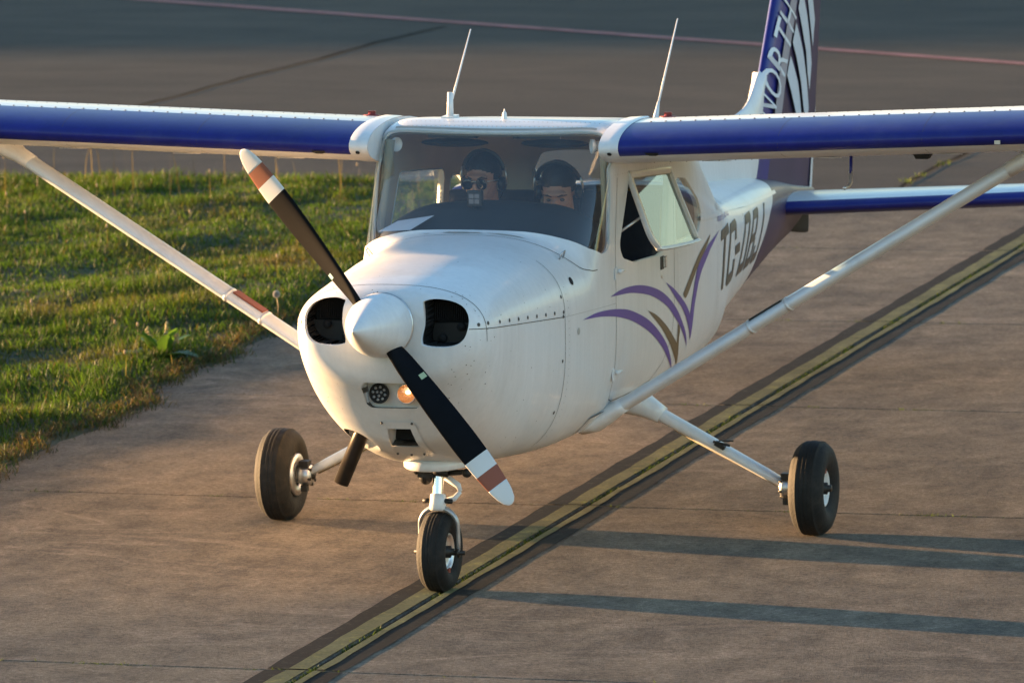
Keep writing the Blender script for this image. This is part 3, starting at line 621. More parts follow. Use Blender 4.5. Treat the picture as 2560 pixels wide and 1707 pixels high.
# registration letters, upright slanted block capitals; local frame u along the side, v up
def letter_polys(ch):
    t, h = .21, .17           # stroke fractions: vertical stroke of width t, bar of height h
    if ch == 'T': return [[(0, 1-h), (1, 1-h), (1, 1), (0, 1)], [(.5-t/2, 0), (.5+t/2, 0), (.5+t/2, 1-h), (.5-t/2, 1-h)]]
    if ch == 'C': return [[(.12, 0), (.88, 0), (1, .07), (1, .34), (1-t, .34), (1-t, h), (t, h), (t, 1-h), (1-t, 1-h), (1-t, .66), (1, .66), (1, .93), (.88, 1), (.12, 1), (0, .93), (0, .07)]]
    if ch == '-': return [[(.1, .41), (.9, .41), (.9, .57), (.1, .57)]]
    if ch == 'D': return [[(0, 0), (t, 0), (t, 1), (0, 1)], [(t, 0), (.86, 0), (1, .07), (1, .93), (.86, 1), (t, 1), (t, 1-h), (1-t, 1-h), (1-t, h), (t, h)]]
    if ch == 'B': return [[(0, 0), (t, 0), (t, 1), (0, 1)], [(t, 0), (.86, 0), (1, .07), (1, .44), (.9, .5), (1, .56), (1, .93), (.86, 1), (t, 1), (t, 1-h), (1-t, 1-h), (1-t, .5+h*.45), (t, .5+h*.45), (t, .5-h*.45), (1-t, .5-h*.45), (1-t, h), (t, h)]]
    if ch == 'J': return [[(1-t, 1), (1-t, h), (t, h), (t, .33), (0, .33), (0, .07), (.12, 0), (.88, 0), (1, .07), (1, 1)]]
LT = [('T', 2.90, 3.20, 1.188), ('C', 3.17, 3.47, 1.18), ('-', 3.53, 3.68, 1.17), ('D', 3.62, 3.86, 1.163), ('B', 3.89, 4.11, 1.153), ('J', 4.14, 4.36, 1.145)]
def place_letter(ch, y0, y1, sgn):
    # bottom (y0..y1) at zb, slanted so the top lies aft
    ytm = {'T': (3.065, 3.375), 'C': (3.42, 3.68), '-': (3.55, 3.80), 'D': (4.00, 4.21), 'B': (4.30, 4.49), 'J': (4.53, 4.735)}[ch]
    zb = np.interp(.5*(y0+y1), [2.9, 4.4], [.928, .893]); zt = np.interp(.5*(ytm[0]+ytm[1]), [3.2, 4.65], [1.207, 1.133])
    for k, poly in enumerate(letter_polys(ch)):
        pts = []
        for u, v in poly:
            yb = y0+(y1-y0)*u; yt = ytm[0]+(ytm[1]-ytm[0])*u; y = yb+(yt-yb)*v; z = zb+(zt-zb)*v; pts.append((y, z))
        if sgn < 0: pts = [(p[0], p[1]) for p in pts]
        drape('registration_letter', pts, LETTER, fus, sgn, .003, .08)
for sgn in (1,):
    for ch, y0, y1, z in LT: place_letter(ch, y0, y1, sgn)

def text_mesh(txt, size, shear=0.0):
    cu = bpy.data.curves.new('t', 'FONT'); cu.body = txt; cu.size = size; cu.shear = shear; cu.resolution_u = 3
    o = bpy.data.objects.new('t', cu); COL.objects.link(o); dg = bpy.context.evaluated_depsgraph_get(); me = bpy.data.meshes.new_from_object(o.evaluated_get(dg))
    bpy.data.objects.remove(o); bpy.data.curves.remove(cu); return me
def drape_text(name, txt, size, y0, z0, slope, m, parent, sgn=1, wx=1.0, shear=0):
    me = text_mesh(txt, size, shear); P = [(y0+v.co.x*wx, z0+slope*v.co.x*wx+v.co.y) for v in me.vertices]
    Q, _ = side([p[0] for p in P], [p[1] for p in P], .003, sgn)
    for v, q in zip(me.vertices, Q): v.co = q
    me.materials.clear(); me.materials.append(m); return tag(link(name, me, parent), kind='stuff')
drape_text('operator_lettering', 'north aero', .075, 2.93, 1.318, -.075, GREYW, fus, 1, 2.2)
drape_text('operator_lettering', 'north aero', .055, 2.95, 1.262, -.070, LILAC, fus, 1, 2.4)

g = G()
for k in range(150):
    y_ = random.choice((random.uniform(-.66, -.50), random.uniform(-.66, .2))); t_ = random.uniform(-2.6, 2.6); P = surf(np.array([y_, y_+.001, y_]), np.array([t_, t_, t_+.002])); N_ = np.cross(P[1]-P[0], P[2]-P[0]); N_ = N_/np.linalg.norm(N_); N_ = N_*np.sign(N_ @ (P[0]-np.array([0, y_, 1.05])))
    if any(float(f(P[:1])[0]) < .01 for f in (f_inlet(1), f_inlet(-1), f_light, f_exh, f_scoop)): continue
    c_ = Vector(P[0]+N_*.0012); a_ = Vector(N_).cross(Vector((.3, .2, 1))).normalized(); b_ = Vector(N_).cross(a_); r_ = random.uniform(.0012, .0035); g.add([c_+(a_*math.cos(q)+b_*math.sin(q)*random.uniform(.5, 1))*r_ for q in np.linspace(0, 2*math.pi, 8)[:-1]], [tuple(range(7))])
tag(g.build('stone_chips', SEAM, cow, fix=False), kind='stuff')
# rivet rows along the fuselage frames
for sgn in (1, -1):
    rows_r = [(y_, z_) for y_ in (.345, 2.06, 2.94, 3.98) for z_ in np.arange(.64 if y_ < 3 else .72, 1.30 if y_ < 2.5 else 1.2, .03)]+[(y_, .60) for y_ in np.arange(1.0, 3.0, .04)]+[(y_, 1.295-.075*(y_-2.9)) for y_ in np.arange(2.6, 4.6, .04)]+[(y_, 1.345-.06*(y_-1.0)+.37) for y_ in np.arange(1.0, 2.0, .04)]
    dots(rows_r, .0028, 'skin_rivets', STREAK, fus, sgn, 6)
# ------------------------------------------------------------------ engine, lights, exhaust, intake
eng = empty('engine', (0, -.45, 1.25)); eng.parent = plane; eng.matrix_parent_inverse = Matrix.Translation(-plane.location)
ic = np.mean(INLET, 0)
for sg in (1, -1):
    big = [tuple(ic+(np.array(p)-ic)*1.0) for p in INLET]; zs_ = 1.262
    lo_ = [p for p in big if p[1] < zs_]; hi_ = [p for p in big if p[1] >= zs_]
    g = G(); g.smooth = False; g.add([(sg*p[0], -.515, min(p[1], zs_)) for p in lo_], [tuple(range(len(lo_)))]); g.build('baffle_plate', BAFFLE, eng, fix=False)
    g = G(); g.smooth = False; g.add([(sg*p[0], -.470, p[1]) for p in big], [tuple(range(len(big)))]); g.build('engine_block', DARK, eng, fix=False)
    g = G()
    for k in range(20): g.box((sg*(.178+k*.0085), -.49, 1.305), (.003, .02, .08))
    tag(g.build('cylinder_fins', DARK, eng), kind='stuff')
    for px_, pz_ in ((.30, 1.245), (.215, 1.195)): g = G(); g.tube([(sg*px_, -.512, pz_), (sg*px_, -.535, pz_)], .018, 12); g.build('rocker_stud', DARK, eng)
# landing light panel with two lamps
th = math.atan(.25); zc = .955
lp = G(); lp.smooth = False; n = 28
ring = [(tgt[i]*np.array([1, 1, 1])) for i in range(len(tgt))]
ang = np.argsort([math.atan2(p[2]-zc, p[0]) for p in ring]); ring = [ring[i]+np.array([0, -.0005, 0]) for i in ang]
lp.add([*ring, (0, PLN-.0005, zc)], [(i, (i+1) % len(ring), len(ring)) for i in range(len(ring))]); lpo = lp.build('light_panel', WHITE, cow, fix=False)
axn = Vector((0, -math.cos(th), -math.sin(th)*-0.0)).normalized()
LED = mat('led_lens', (.35, .36, .38), .1, .3); HAL = bpy.data.materials.new('lit_halogen'); HAL.use_nodes = True
_b = HAL.node_tree.nodes['Principled BSDF']; _b.inputs['Base Color'].default_value = (.38, .20, .10, 1); _b.inputs['Metallic'].default_value = .5; _b.inputs['Roughness'].default_value = .2; _b.inputs['Emission Color'].default_value = (1, .50, .20, 1); _b.inputs['Emission Strength'].default_value = .07
FIL = bpy.data.materials.new('filament'); FIL.use_nodes = True; _b = FIL.node_tree.nodes['Principled BSDF']; _b.inputs['Emission Color'].default_value = (1, .74, .45, 1); _b.inputs['Emission Strength'].default_value = 4.0
LENSG = glass_mat('ribbed_lens', (.95, .85, .75), 1.2)
for i, x in enumerate((-.062, .060)):
    c = Vector((x, PLN-.012, .956)); ax = Vector((0, -1, .06)).normalized(); l = empty('landing_light', c); l.parent = lpo; l.matrix_parent_inverse = Matrix.Identity(4)
    g = G(); g.lathe([(.042, -.002), (.0445, .012), (.041, .016), (.039, .012)], c, ax, 28); g.build('bezel', STEEL if i == 0 else ALU, l)
    if i == 0:
        g = G(); g.lathe([(.0405, .010), (.0001, .010)], c, ax, 28); g.build('housing', DARK, l)
        u = ax.cross(Vector((0, 0, 1))).normalized(); v = u.cross(ax)
        g = G()
        for rr, nn, o in ((.0275, 8, .2), (.0105, 3, .6)):
            for k in range(nn):
                a = o+k*2*math.pi/nn; p = c+ax*.011+(u*math.cos(a)+v*math.sin(a))*rr; g.lathe([(.0066, 0), (.006, .003), (.0001, .0055)], p, ax, 10)
        g.build('diode_cluster', LED, l)
    else:
        g = G(); g.lathe([(.040, .009), (.029, -.003), (.013, -.010), (.0001, -.012)], c, ax, 28); g.build('reflector', HAL, l)
        g = G(); g.ell(c+ax*.006+Vector((.006, 0, .006)), (.011, .005, .008), None, 10, 6); g.build('bulb', FIL, l)
        g = G()
        for k in range(14):
            xx = -.036+k*.0055; hh = math.sqrt(max(.040**2-xx**2, 0)); g.tube([c+ax*.012+Vector((xx, 0, -hh)), c+ax*.0145+Vector((xx, 0, 0)), c+ax*.012+Vector((xx, 0, hh))], .0028, 6)
        g.build('lens', LENSG, l)
# intake frame on the chin
g = G(); g.smooth = False
def chin(x, z, off):   # point on the chin skin at (x, z)
    ys = np.linspace(-.66, -.1, 400); q = hp(ys); t = np.clip((q[:, 3]-z)/(q[:, 3]-q[:, 1]), 0, 1); xs = q[:, 2]*np.clip(1-t**q[:, 5], 0, 1)**(1/q[:, 5]); ok = (q[:, 1] < z) & (xs >= abs(x)); y = ys[np.argmax(ok)]
    return Vector((x, y-off*.8, z-off*.6))
zz = np.linspace(.655, .83, 12)
for sg in (1, -1):
    inn = [chin(sg*np.interp(z, [.708, .796], [.064, .052]), z, .006) for z in zz]; outr = [chin(sg*np.interp(z, [.655, .83], [.105, .075]), z, .006) for z in zz]
    g.add(inn+outr, [(i, i+1, i+13, i+12) for i in range(11)])
for z0, z1 in ((.798, .832), (.655, .706)):
    for xx in np.linspace(-.064, .0498, 9): g.add([chin(xx, z0, .0065), chin(xx+.0142, z0, .0065), chin(xx+.0142, z1, .0065), chin(xx, z1, .0065)], [(0, 1, 2, 3)])
g.build('intake_frame', WHITE, cow, fix=False)
g = G(); g.box((0, -.345, .775), (.13, .01, .15)); g.build('air_filter', DARK, cow)
g = G()
for x, z in ((-.07, .826), (.065, .826), (-.06, .665), (.0, .66), (.06, .665)): p = chin(x, z, .008); g.ell(p, (.006, .004, .006), None, 8, 6)
tag(g.build('intake_screws', SEAM, cow), kind='stuff')
g = G(); a = Vector((-.205, -.30, .80)); b = Vector((-.328, -.315, .520)); ax = (b-a).normalized(); L_ = (b-a).length
g.lathe([(.034, 0), (.034, L_), (.031, L_), (.031, L_*.4), (.0001, L_*.4)], a, ax, 28); g.build('exhaust_pipe', PIPE, plane)
g = G(); g.lathe([(.115, 0), (.10, .10), (.0001, .11)], (-.21, -.28, .83), (0, 0, 1), 20); g.build('exhaust_well', DARK, plane)

# ------------------------------------------------------------------ spinner and propeller (at rest)
HUB = Vector((0, -.722, 1.272)); AX = Vector((0, -1, .070)).normalized()
g = G(); g.lathe([(.137, -.02), (.138, 0), (.136, .03), (.129, .075), (.117, .12), (.099, .17), (.076, .225), (.049, .285), (.024, .335), (.009, .362), (.0001, .370)], HUB, AX, 48)
spin = g.build('spinner', WHITE, plane)
g = G(); g.lathe([(.13, -.055), (.139, -.04), (.139, -.022), (.05, -.02)], HUB, AX, 40); g.build('spinner_backplate', ALU, plane)
pu = Vector((-.628, 0, .778)); pu = (pu-AX*pu.dot(AX)).normalized(); pv = AX.cross(pu)
prop = empty('propeller', HUB); prop.parent = plane; prop.matrix_parent_inverse = Matrix.Translation(-plane.location)
def blade(sign):
    d = pu*sign; tdir = AX.cross(d); PC = HUB+AX*.055
    stn = [(.06, .070, .060, 62), (.10, .085, .048, 58), (.145, .100, .036, 52), (.20, .110, .028, 46), (.30, .117, .022, 38), (.45, .126, .017, 29), (.60, .130, .013, 23), (.72, .124, .011, 20), (.80, .113, .0095, 18), (.86, .100, .008, 17), (.90, .085, .007, 16), (.93, .062, .005, 16), (.945, .034, .004, 15), (.950, .008, .002, 15)]
    rr = np.array([s[0] for s in stn]); fine = np.unique(np.concatenate([np.linspace(.06, .90, 40), rr, [.70, .775, .85]])); S = pchip(rr, np.array([s[1:] for s in stn]), fine)
    def ring(i):
        c, t, tw_ = S[i]; c *= .92; a = R(tw_); out_ = []
        for k in range(24):
            q = 2*math.pi*k/24; cx = math.cos(q)*c/2; tz = math.sin(q)*t/2*(1.15 if math.sin(q) > 0 else .5)*(1-.35*math.cos(q)) 
            ch = tdir*math.cos(a)+AX*-math.sin(a); nn = tdir*math.sin(a)+AX*math.cos(a); out_.append(PC+d*fine[i]+ch*cx+nn*tz)
        return out_
    bl = None
    def seg(a, b, nm_, m_, par, cap=False):
        ids = [i for i in range(len(fine)) if a-1e-9 <= fine[i] <= b+1e-9]; g = G(); g.loft([ring(i) for i in ids], True, cap); return g.build(nm_, m_, par)
    bl = seg(.06, .70, 'blade', PROPB, prop, False)
    seg(.70, .775, 'white_tip_band', PWHITE, bl); seg(.775, .85, 'red_tip_band', BRICK, bl); seg(.85, .95, 'white_tip_band', PWHITE, bl, True)
    # small pale maker's decal near the root
    g = G(); g.smooth = False; i0 = [i for i in range(len(fine)) if .255 <= fine[i] <= .30]
    rows = [[p for p in ring(i)[2:6]] for i in i0]
    g.add([Vector(p)+AX*.0015 for r_ in rows for p in r_], [(i*4+j, i*4+j+1, (i+1)*4+j+1, (i+1)*4+j) for i in range(len(rows)-1) for j in range(3)]); g.build('blade_decal', mat('pale_decal%d' % sign, (.35, .55, .58) if sign > 0 else (.35, .42, .25), .4), bl, fix=False)
blade(1); blade(-1)

# ------------------------------------------------------------------ wings
FU = [1, .92, .84, .76, .68, .60, .52, .45, .38, .32, .27, .225, .19, .165, .14, .115, .09, .068, .05, .034, .02, .010, .003, 0]
FL = [.002, .007, .013, .020, .032, .05, .075, .11, .15, .2, .27, .35, .45, .55, .65, .76, .88, 1]
def naca(x, upper, m=.02, p=.4, t=.12):
    yt = 5*t*(.2969*math.sqrt(x)-.126*x-.3516*x**2+.2843*x**3-.1036*x**4); yc = m/p**2*(2*p*x-x*x) if x < p else m/(1-p)**2*((1-2*p)+2*p*x-x*x)
    dy = 2*m/p**2*(p-x) if x < p else 2*m/(1-p)**2*(p-x); a = math.atan(dy); s = 1 if upper else -1
    return x-s*yt*math.sin(a), yc+s*yt*math.cos(a)
AF = [naca(x, True) for x in FU]+[naca(x, False) for x in FL]; IB0 = FU.index(.165); IB1 = len(FU)+FL.index(.020)
def wing_sec(x, chord, yle, zle, al, grow=0.0):
    out_ = []
    for i, (a, b) in enumerate(AF):
        Y = a*chord; Z = b*chord
        if grow: v = Vector((a-.35, b-.01)); v = v.normalized(); Y += v.x*grow; Z += v.y*grow
        out_.append((x, yle+Y*math.cos(al)+Z*math.sin(al), zle-Y*math.sin(al)+Z*math.cos(al)))
    return out_
Y0, Z0, AL = .8155, 1.8305, .0965
def wing(sg):
    de = math.tan(R(2.32 if sg > 0 else 1.82)); root = empty('wing', (sg*.6, Y0, Z0)); root.parent = plane; root.matrix_parent_inverse = Matrix.Translation(-plane.location)
    W = lambda x: (1.63 if x < 2.6 else 1.63-(x-2.6)/2.9*.50, Y0+(0 if x < 2.6 else (x-2.6)/2.9*.12), Z0+x*de, AL-(0 if x < 2.6 else (x-2.6)/2.9*R(3)))
    xs = [.58, .70, .8, 1.2, 1.6, 2.0, 2.4, 2.6, 3.0, 3.6, 4.2, 4.8, 5.2, 5.38, 5.47]
    def rows(i0, i1, grow=0):
        rs = []
        for x in xs:
            c, yl, zl, a = W(x); s_ = wing_sec(sg*x, c, yl, zl, a, grow); 
            if x > 5.3:
                f = .85 if x < 5.4 else .45; cz = zl-.3*c*math.sin(a); s_ = [(p[0], p[1], cz+(p[2]-cz)*f) for p in s_]
            rs.append(s_[i0:i1])
        return rs
    g = G(); g.loft(rows(0, IB0+1), False, False); g.loft(rows(IB1, len(AF)), False, False)
    # rounded tip cap
    g.add(wing_sec(sg*5.47, *W(5.47)) if False else rows(0, len(AF))[-1], [tuple(range(len(AF)))])
    g.build('wing_skin', WHITE, root)
    g = G(); g.loft(rows(IB0, IB1+1), False, False); g.build('leading_edge', BLUE, root)
    # root fairing
    g = G(); secs = []
    for x, gr in ((.5368, .0085), (.58, .0095), (.618, .0095), (.625, .004)):
        c, yl, zl, a = W(x); secs.append(wing_sec(sg*x, c, yl, zl, a, gr))
    # slightly slanted outer edge like the formed cuff
    g.add(wing_sec(sg*.5365, *W(.5365), .006), [tuple(range(len(AF)))]); cut_ = [[p for k, p in enumerate(s_) if 9 <= k < len(AF)-6] for s_ in secs]; g.loft(cut_, False, False); fair = g.build('root_fairing', WHITE, root)
    def on_wing(x, frac, upper, off=0.0):
        c, yl, zl, a = W(x); X, Z = naca(frac, upper); e = .002; X2, Z2_ = naca(frac+e, upper); t = Vector((X2-X, Z2_-Z)).normalized(); nrm = Vector((-t.y, t.x))*(1 if upper else -1)
        Y = X*c+nrm.x*off; Zz = Z*c+nrm.y*off; return Vector((sg*x, yl+Y*math.cos(a)+Zz*math.sin(a), zl-Y*math.sin(a)+Zz*math.cos(a)))
    # holes: fairing drain hole, cabin air intake in the leading edge
    p = on_wing(.585, .004, False, .0105); q = on_wing(.585, .004, False, .03); ax = (q-p).normalized(); g = G(); g.lathe([(.0105, .0), (.0085, .0012), (.0001, .0012)], p, ax, 16); g.build('drain_hole', DARK, fair)
    p = on_wing(.775, .012, False, .003); ax = (on_wing(.775, .012, False, .03)-p).normalized(); u = Vector((1, 0, 0)); v = ax.cross(u); g = G(); g.smooth = False
    g.add([p+u*a_+v*b_*(1 if (v.z > 0) else -1) for a_, b_ in ((-.032, .014), (.032, .014), (.028, -.006), (.014, -.015), (-.014, -.015), (-.028, -.006))], [tuple(range(6))]); g.build('air_intake', DARK, root, fix=False)
    # fuel cap
    cp = on_wing(.70, .345, True, 0); g = G(); g.lathe([(.04, 0), (.04, .004), (.02, .006), (.016, .014), (.0001, .015)], cp, (0, .05, 1), 20); g.box(cp+Vector((0, 0, .017)), (.034, .010, .012)); g.build('fuel_cap', RED, root)
    # rivets at the paint break and the under-surface, spar line
    g = G()
    for x in np.arange(.70, 5.2, .068): p = on_wing(x, .172, True, .0008); g.ell(p, (.0052, .0052, .0026), None, 6, 4)
    for x in np.arange(.70, 5.2, .05): p = on_wing(x, .30, True, .0005); g.ell(p, (.003, .003, .0016), None, 6, 4)
    for x in np.arange(.70, 5.2, .075): p = on_wing(x, .20, False, .0005); g.ell(p, (.003, .003, .002), None, 6, 4)
    tag(g.build('rivets', SEAM, root), kind='stuff')
    for x in (1.35, 2.0, 2.75, 3.6, 4.5):
        g = G(); rws = [on_wing(x, f, True, .0008) for f in np.linspace(.17, .0, 14)]+[on_wing(x, f, False, .0008) for f in np.linspace(.004, .6, 16)]; L2 = [p+Vector((.0016, 0, 0)) for p in rws]; n = len(rws); g.add(rws+L2, [(i, i+1, i+1+n, i+n) for i in range(n-1)]); g.build('skin_joint', SEAM, root, fix=False)
    # inspection covers under the wing
    for x in (1.0, 1.5, 2.05):
        p = on_wing(x, .18, False, .0015); ax = (on_wing(x, .18, False, .03)-p).normalized(); g = G(); g.lathe([(.065, 0), (.064, .002), (.060, .0025), (.058, .001), (.0001, .001)], p, ax, 24); g.build('inspection_cover', WHITE, root)
    if sg > 0:
        p = on_wing(1.62, .16, False, 0); g = G(); g.tube([p+Vector((0, 0, .01)), p+Vector((0, -.01, -.06)), p+Vector((0, -.015, -.075))], [.014, .013, .010], 10, True, (1, .5)); g.cur = 1; g.tube([p+Vector((0, -.012, -.065)), p+Vector((0, -.02, -.115)), p+Vector((-.002, -.05, -.128)), p+Vector((-.004, -.12, -.128))], [.009, .009, .009, .008], 10); g.build('pitot_tube', [BLUE, ALU], root)
        p = on_wing(1.93, .2, False, 0); g = G(); g.box(p+Vector((0, 0, -.008)), (.055, .05, .022), taper=1.4); g.build('fuel_vent', DARK, root)
        p = on_wing(2.335, .006, False, .001); g = G(); g.box(p, (.026, .006, .022)); g.build('stall_vane', ALU, root)
    # strut
    c, yl, zl, a = W(2.5); top = on_wing(2.46, .25, False, 0)+Vector((0, 0, .01)); low = Vector((sg*.455, 1.04, .613)); d = (top-low).normalized()
    st = empty('wing_strut', low); st.parent = root; st.matrix_parent_inverse = Matrix.Translation(-root.location)
    def sring(p, ch, tk):
        f = Vector((0, -1, 0)); f = (f-d*f.dot(d)).normalized(); n = d.cross(f); return [p+f*(math.cos(k*2*math.pi/20)*ch/2-(.1*ch*math.sin(k*2*math.pi/20)**2))+n*math.sin(k*2*math.pi/20)*tk/2 for k in range(20)]
    L_ = (top-low).length
    g = G(); g.loft([sring(low+d*t, .112, .063) for t in np.linspace(.0, L_, 24)]); g.build('strut_tube', mat('strut_paint%d' % sg, (.66, .67, .68), .32, var=.05, coat=.3, dirt=(.35, .31, .27), dirt_amt=.35, dirt_scale=6) , st)
    g = G(); g.loft([sring(low+d*t, cw, ck) for t, cw, ck in ((-.10, .19, .05), (-.04, .165, .095), (.03, .143, .088), (.09, .123, .073), (.125, .118, .068))]); g.build('lower_cuff', WHITE, st)
    g = G(); g.loft([sring(top-d*t, cw, ck) for t, cw, ck in ((.19, .118, .068), (.12, .124, .072), (.06, .19, .095), (-.0, .26, .13), (-.06, .30, .14))]); g.build('upper_cuff', WHITE, st)
    for t in (.80, 1.0):
        g = G(); g.loft([sring(low+d*tt_, .117, .068) for tt_ in (t, t+.014)]); g.build('clamp_band', WHITE, st)
    f = Vector((0, -1, 0)); f = (f-d*f.dot(d)).normalized(); n = d.cross(f); n = n if n.z > 0 else -n
    g = G(); g.smooth = False; q0 = low+d*.82+n*.030; q1 = low+d*.99+n*.030
    g.add([q0-f*.03+n*.006, q0+f*.03+n*.004, q1+f*.03+n*.004, q1-f*.03+n*.006, q0-f*.03-n*.004, q0+f*.03-n*.004, q1+f*.03-n*.004, q1-f*.03-n*.004], [(0, 1, 2, 3), (0, 4, 5, 1), (1, 5, 6, 2), (2, 6, 7, 3), (3, 7, 4, 0)]); g.build('strut_tape', BRICK if sg < 0 else STEEL, st, fix=False)
    # lower skin plate in front of the strut foot
    g = G()
    ys = np.linspace(.80, .98, 8)
    Pt, _ = side(ys, np.full(8, .655), .006, sg); Pb, _ = side(ys, np.full(8, .585), .006, sg); g.add(list(Pt)+list(Pb), [(i, i+1, i+9, i+8) for i in range(7)])
    g.build('access_plate', WHITE, fus, fix=False)
    g = G(); g.add(*ribbon(np.linspace(.80, 1.02, 12), np.full(12, .657), .006, .008, sg)); g.build('plate_edge', SEAM, fus, fix=False); g = G(); g.add(*ribbon(np.full(8, .80), np.linspace(.58, .657, 8), .004, .008, sg)); g.build('plate_edge', SEAM, fus, fix=False)
wing(1); wing(-1)

# roof items
def mast(name, x, y, rod, block, lab=None):
    z0 = float(hp(y)[0][0])-.004; g = G()
    if abs(x) > .3: z0 = float(hp(y)[0][0])-.02
    g.box((x, y, z0+.006), (.055, .10, .014)); 
    if block: g.tube([(x, y, z0), (x, y+.01, z0+.118)], [.020, .0155], 12, True, (1, .8))
    else: g.tube([(x, y, z0), (x+.004, y+.05, z0+.09)], [.016, .006], 10)
    b = (x, y+.015, z0+.06) if block else (x+.004, y+.05, z0+.085)
    g.tube([b, (b[0]+rod[0]*.5, b[1]+rod[1]*.5, b[2]+rod[2]*.5), (b[0]+rod[0], b[1]+rod[1], b[2]+rod[2])], [.0055, .0045, .003], 8); return g.build(name, WHITE, plane)
mast('whip_antenna', -.275, 1.22, (0, .33, .31), True)
mast('whip_antenna', .445, 2.08, (0, .36, .355), False)
g = G(); g.lathe([(.012, 0), (.010, .03), (.004, .038), (.002, .05)], (0, 1.16, 1.94), (0, 0, 1), 10); g.build('temperature_probe', WHITE, plane)
dots_g = G()
for x in np.arange(-.46, .47, .02): z = 1.936; 
for row_y in (1.03, 1.09):
    for x in np.arange(-.46, .465, .022):
        q = hp(row_y)[0]; zt = q[3]+(q[0]-q[3])*(1-(abs(x)/q[2])**q[4])**(1/q[4]); dots_g.ell((x, row_y, zt+.0005), (.0022, .0022, .0014), None, 6, 4)
tag(dots_g.build('roof_rivets', STREAK, fus), kind='stuff')
g = G(); g.add([(x, .997+.02*(abs(x)/.5)**2, 0) for x in (0,)], []) ; 
for x0 in [0]:
    pts = []
    for x in np.linspace(-.47, .47, 60):
        y = .999+.02*(abs(x)/.5)**2; q = hp(y)[0]; z = q[3]+(q[0]-q[3])*(1-(abs(x)/q[2])**q[4])**(1/q[4]); pts.append((x, y, z+.002))
    n = len(pts); g = G(); g.add(pts+[(p[0], p[1]+.012, p[2]+.008) for p in pts], [(i, i+1, i+1+n, i+n) for i in range(n-1)])
g.build('windshield_trim', STREAK, fus, fix=False)
for sg in (1, -1):   # cowl hinge loops beside the deck
    g = G(); P, N = side([.50], [1.40 if sg > 0 else 1.40], .002, sg); p = Vector(P[0]); nn = Vector(N[0]); g.tube([p, p+nn*.02+Vector((0, -.01, .012)), p+nn*.028+Vector((0, .03, .012)), p+Vector((0, .05, -.004))], .004, 8); g.build('tie_loop', ALU, fus)

# ------------------------------------------------------------------ open pilot window
ow = G(); hingeA = Vector((.552, 1.225, 1.693)); hingeB = Vector((.550, 1.925, 1.634)); hx = (hingeB-hingeA).normalized()
down = Vector((.40, -.0, -.915)); down = (down-hx*down.dot(hx)).normalized(); nrm_ = hx.cross(down)
Lw = (hingeB-hingeA).length
PO = [(.0, 0), (Lw, 0), (Lw-.045, .35), (Lw-.085, .375), (.0, .372), (-.06, .335), (-.075, .29)]
def wp(u, v, o=0): return hingeA+hx*u+down*v+nrm_*o
PI_ = []
cc = np.mean(PO, 0)
outer = smooth_poly([(0, 0), (.05, -.008), (Lw-.05, -.008), (Lw, 0), (Lw-.01, .10), (Lw-.02, .325), (Lw-.05, .362), (.06, .372), (-.02, .352), (-.065, .29), (-.04, .16)], 5)
inner = [tuple(np.array(cc)+(np.array(p)-cc)*np.array([.925, .89])) for p in outer]; n = len(outer)
winroot = empty('pilot_window', hingeA); winroot.parent = plane; winroot.matrix_parent_inverse = Matrix.Translation(-plane.location)
g = G(); g.loft([[wp(*p, -.012) for p in outer], [wp(*p, .012) for p in outer], [wp(*p, .012) for p in inner], [wp(*p, -.012) for p in inner], [wp(*p, -.012) for p in outer]], True, False); g.smooth = True
g.build('window_frame', WHITE, winroot)
g = G(); g.smooth = False; gi = [tuple(np.array(cc)+(np.array(p)-cc)*np.array([.935, .905])) for p in outer]; g.add([wp(*p, .0) for p in gi], [tuple(range(n))]); g.build('pane', glass_mat('teal_perspex', (.55, .70, .68), 1.3, .02), winroot, fix=False)
g = G(); s_ = [tuple(np.array(cc)+(np.array(p)-cc)*np.array([.935, .905])) for p in outer]; s2 = [tuple(np.array(cc)+(np.array(p)-cc)*np.array([.918, .882])) for p in outer]
g.loft([[wp(*p, .0135) for p in s_], [wp(*p, .0135) for p in s2]], True, False); g.build('window_seal', DARK, winroot, fix=False)
g = G(); a = wp(-.035, .20, 0); g.tube([a, Vector((.535, 1.09, 1.44))], .006, 8); g.build('stay_arm', ALU, winroot)

# ------------------------------------------------------------------ tail surfaces
def flat_surface(secs, prof=None):
    """secs: list of (LE point, chord, thickness, spanwise normal) lofted with a thin symmetric section"""
    pass
FS = [1, .85, .7, .55, .42, .3, .2, .12, .06, .02, 0]
def sym_sec(le, chord, tk, ndir):
    out_ = []
    def h(x): return 5*tk*(.2969*math.sqrt(x)-.126*x-.3516*x**2+.2843*x**3-.1036*x**4)
    for x in FS: out_.append(le+Vector((0, x*chord, 0))+ndir*h(x))
    for x in FS[-2::-1]: out_.append(le+Vector((0, x*chord, 0))-ndir*h(x))
    return out_
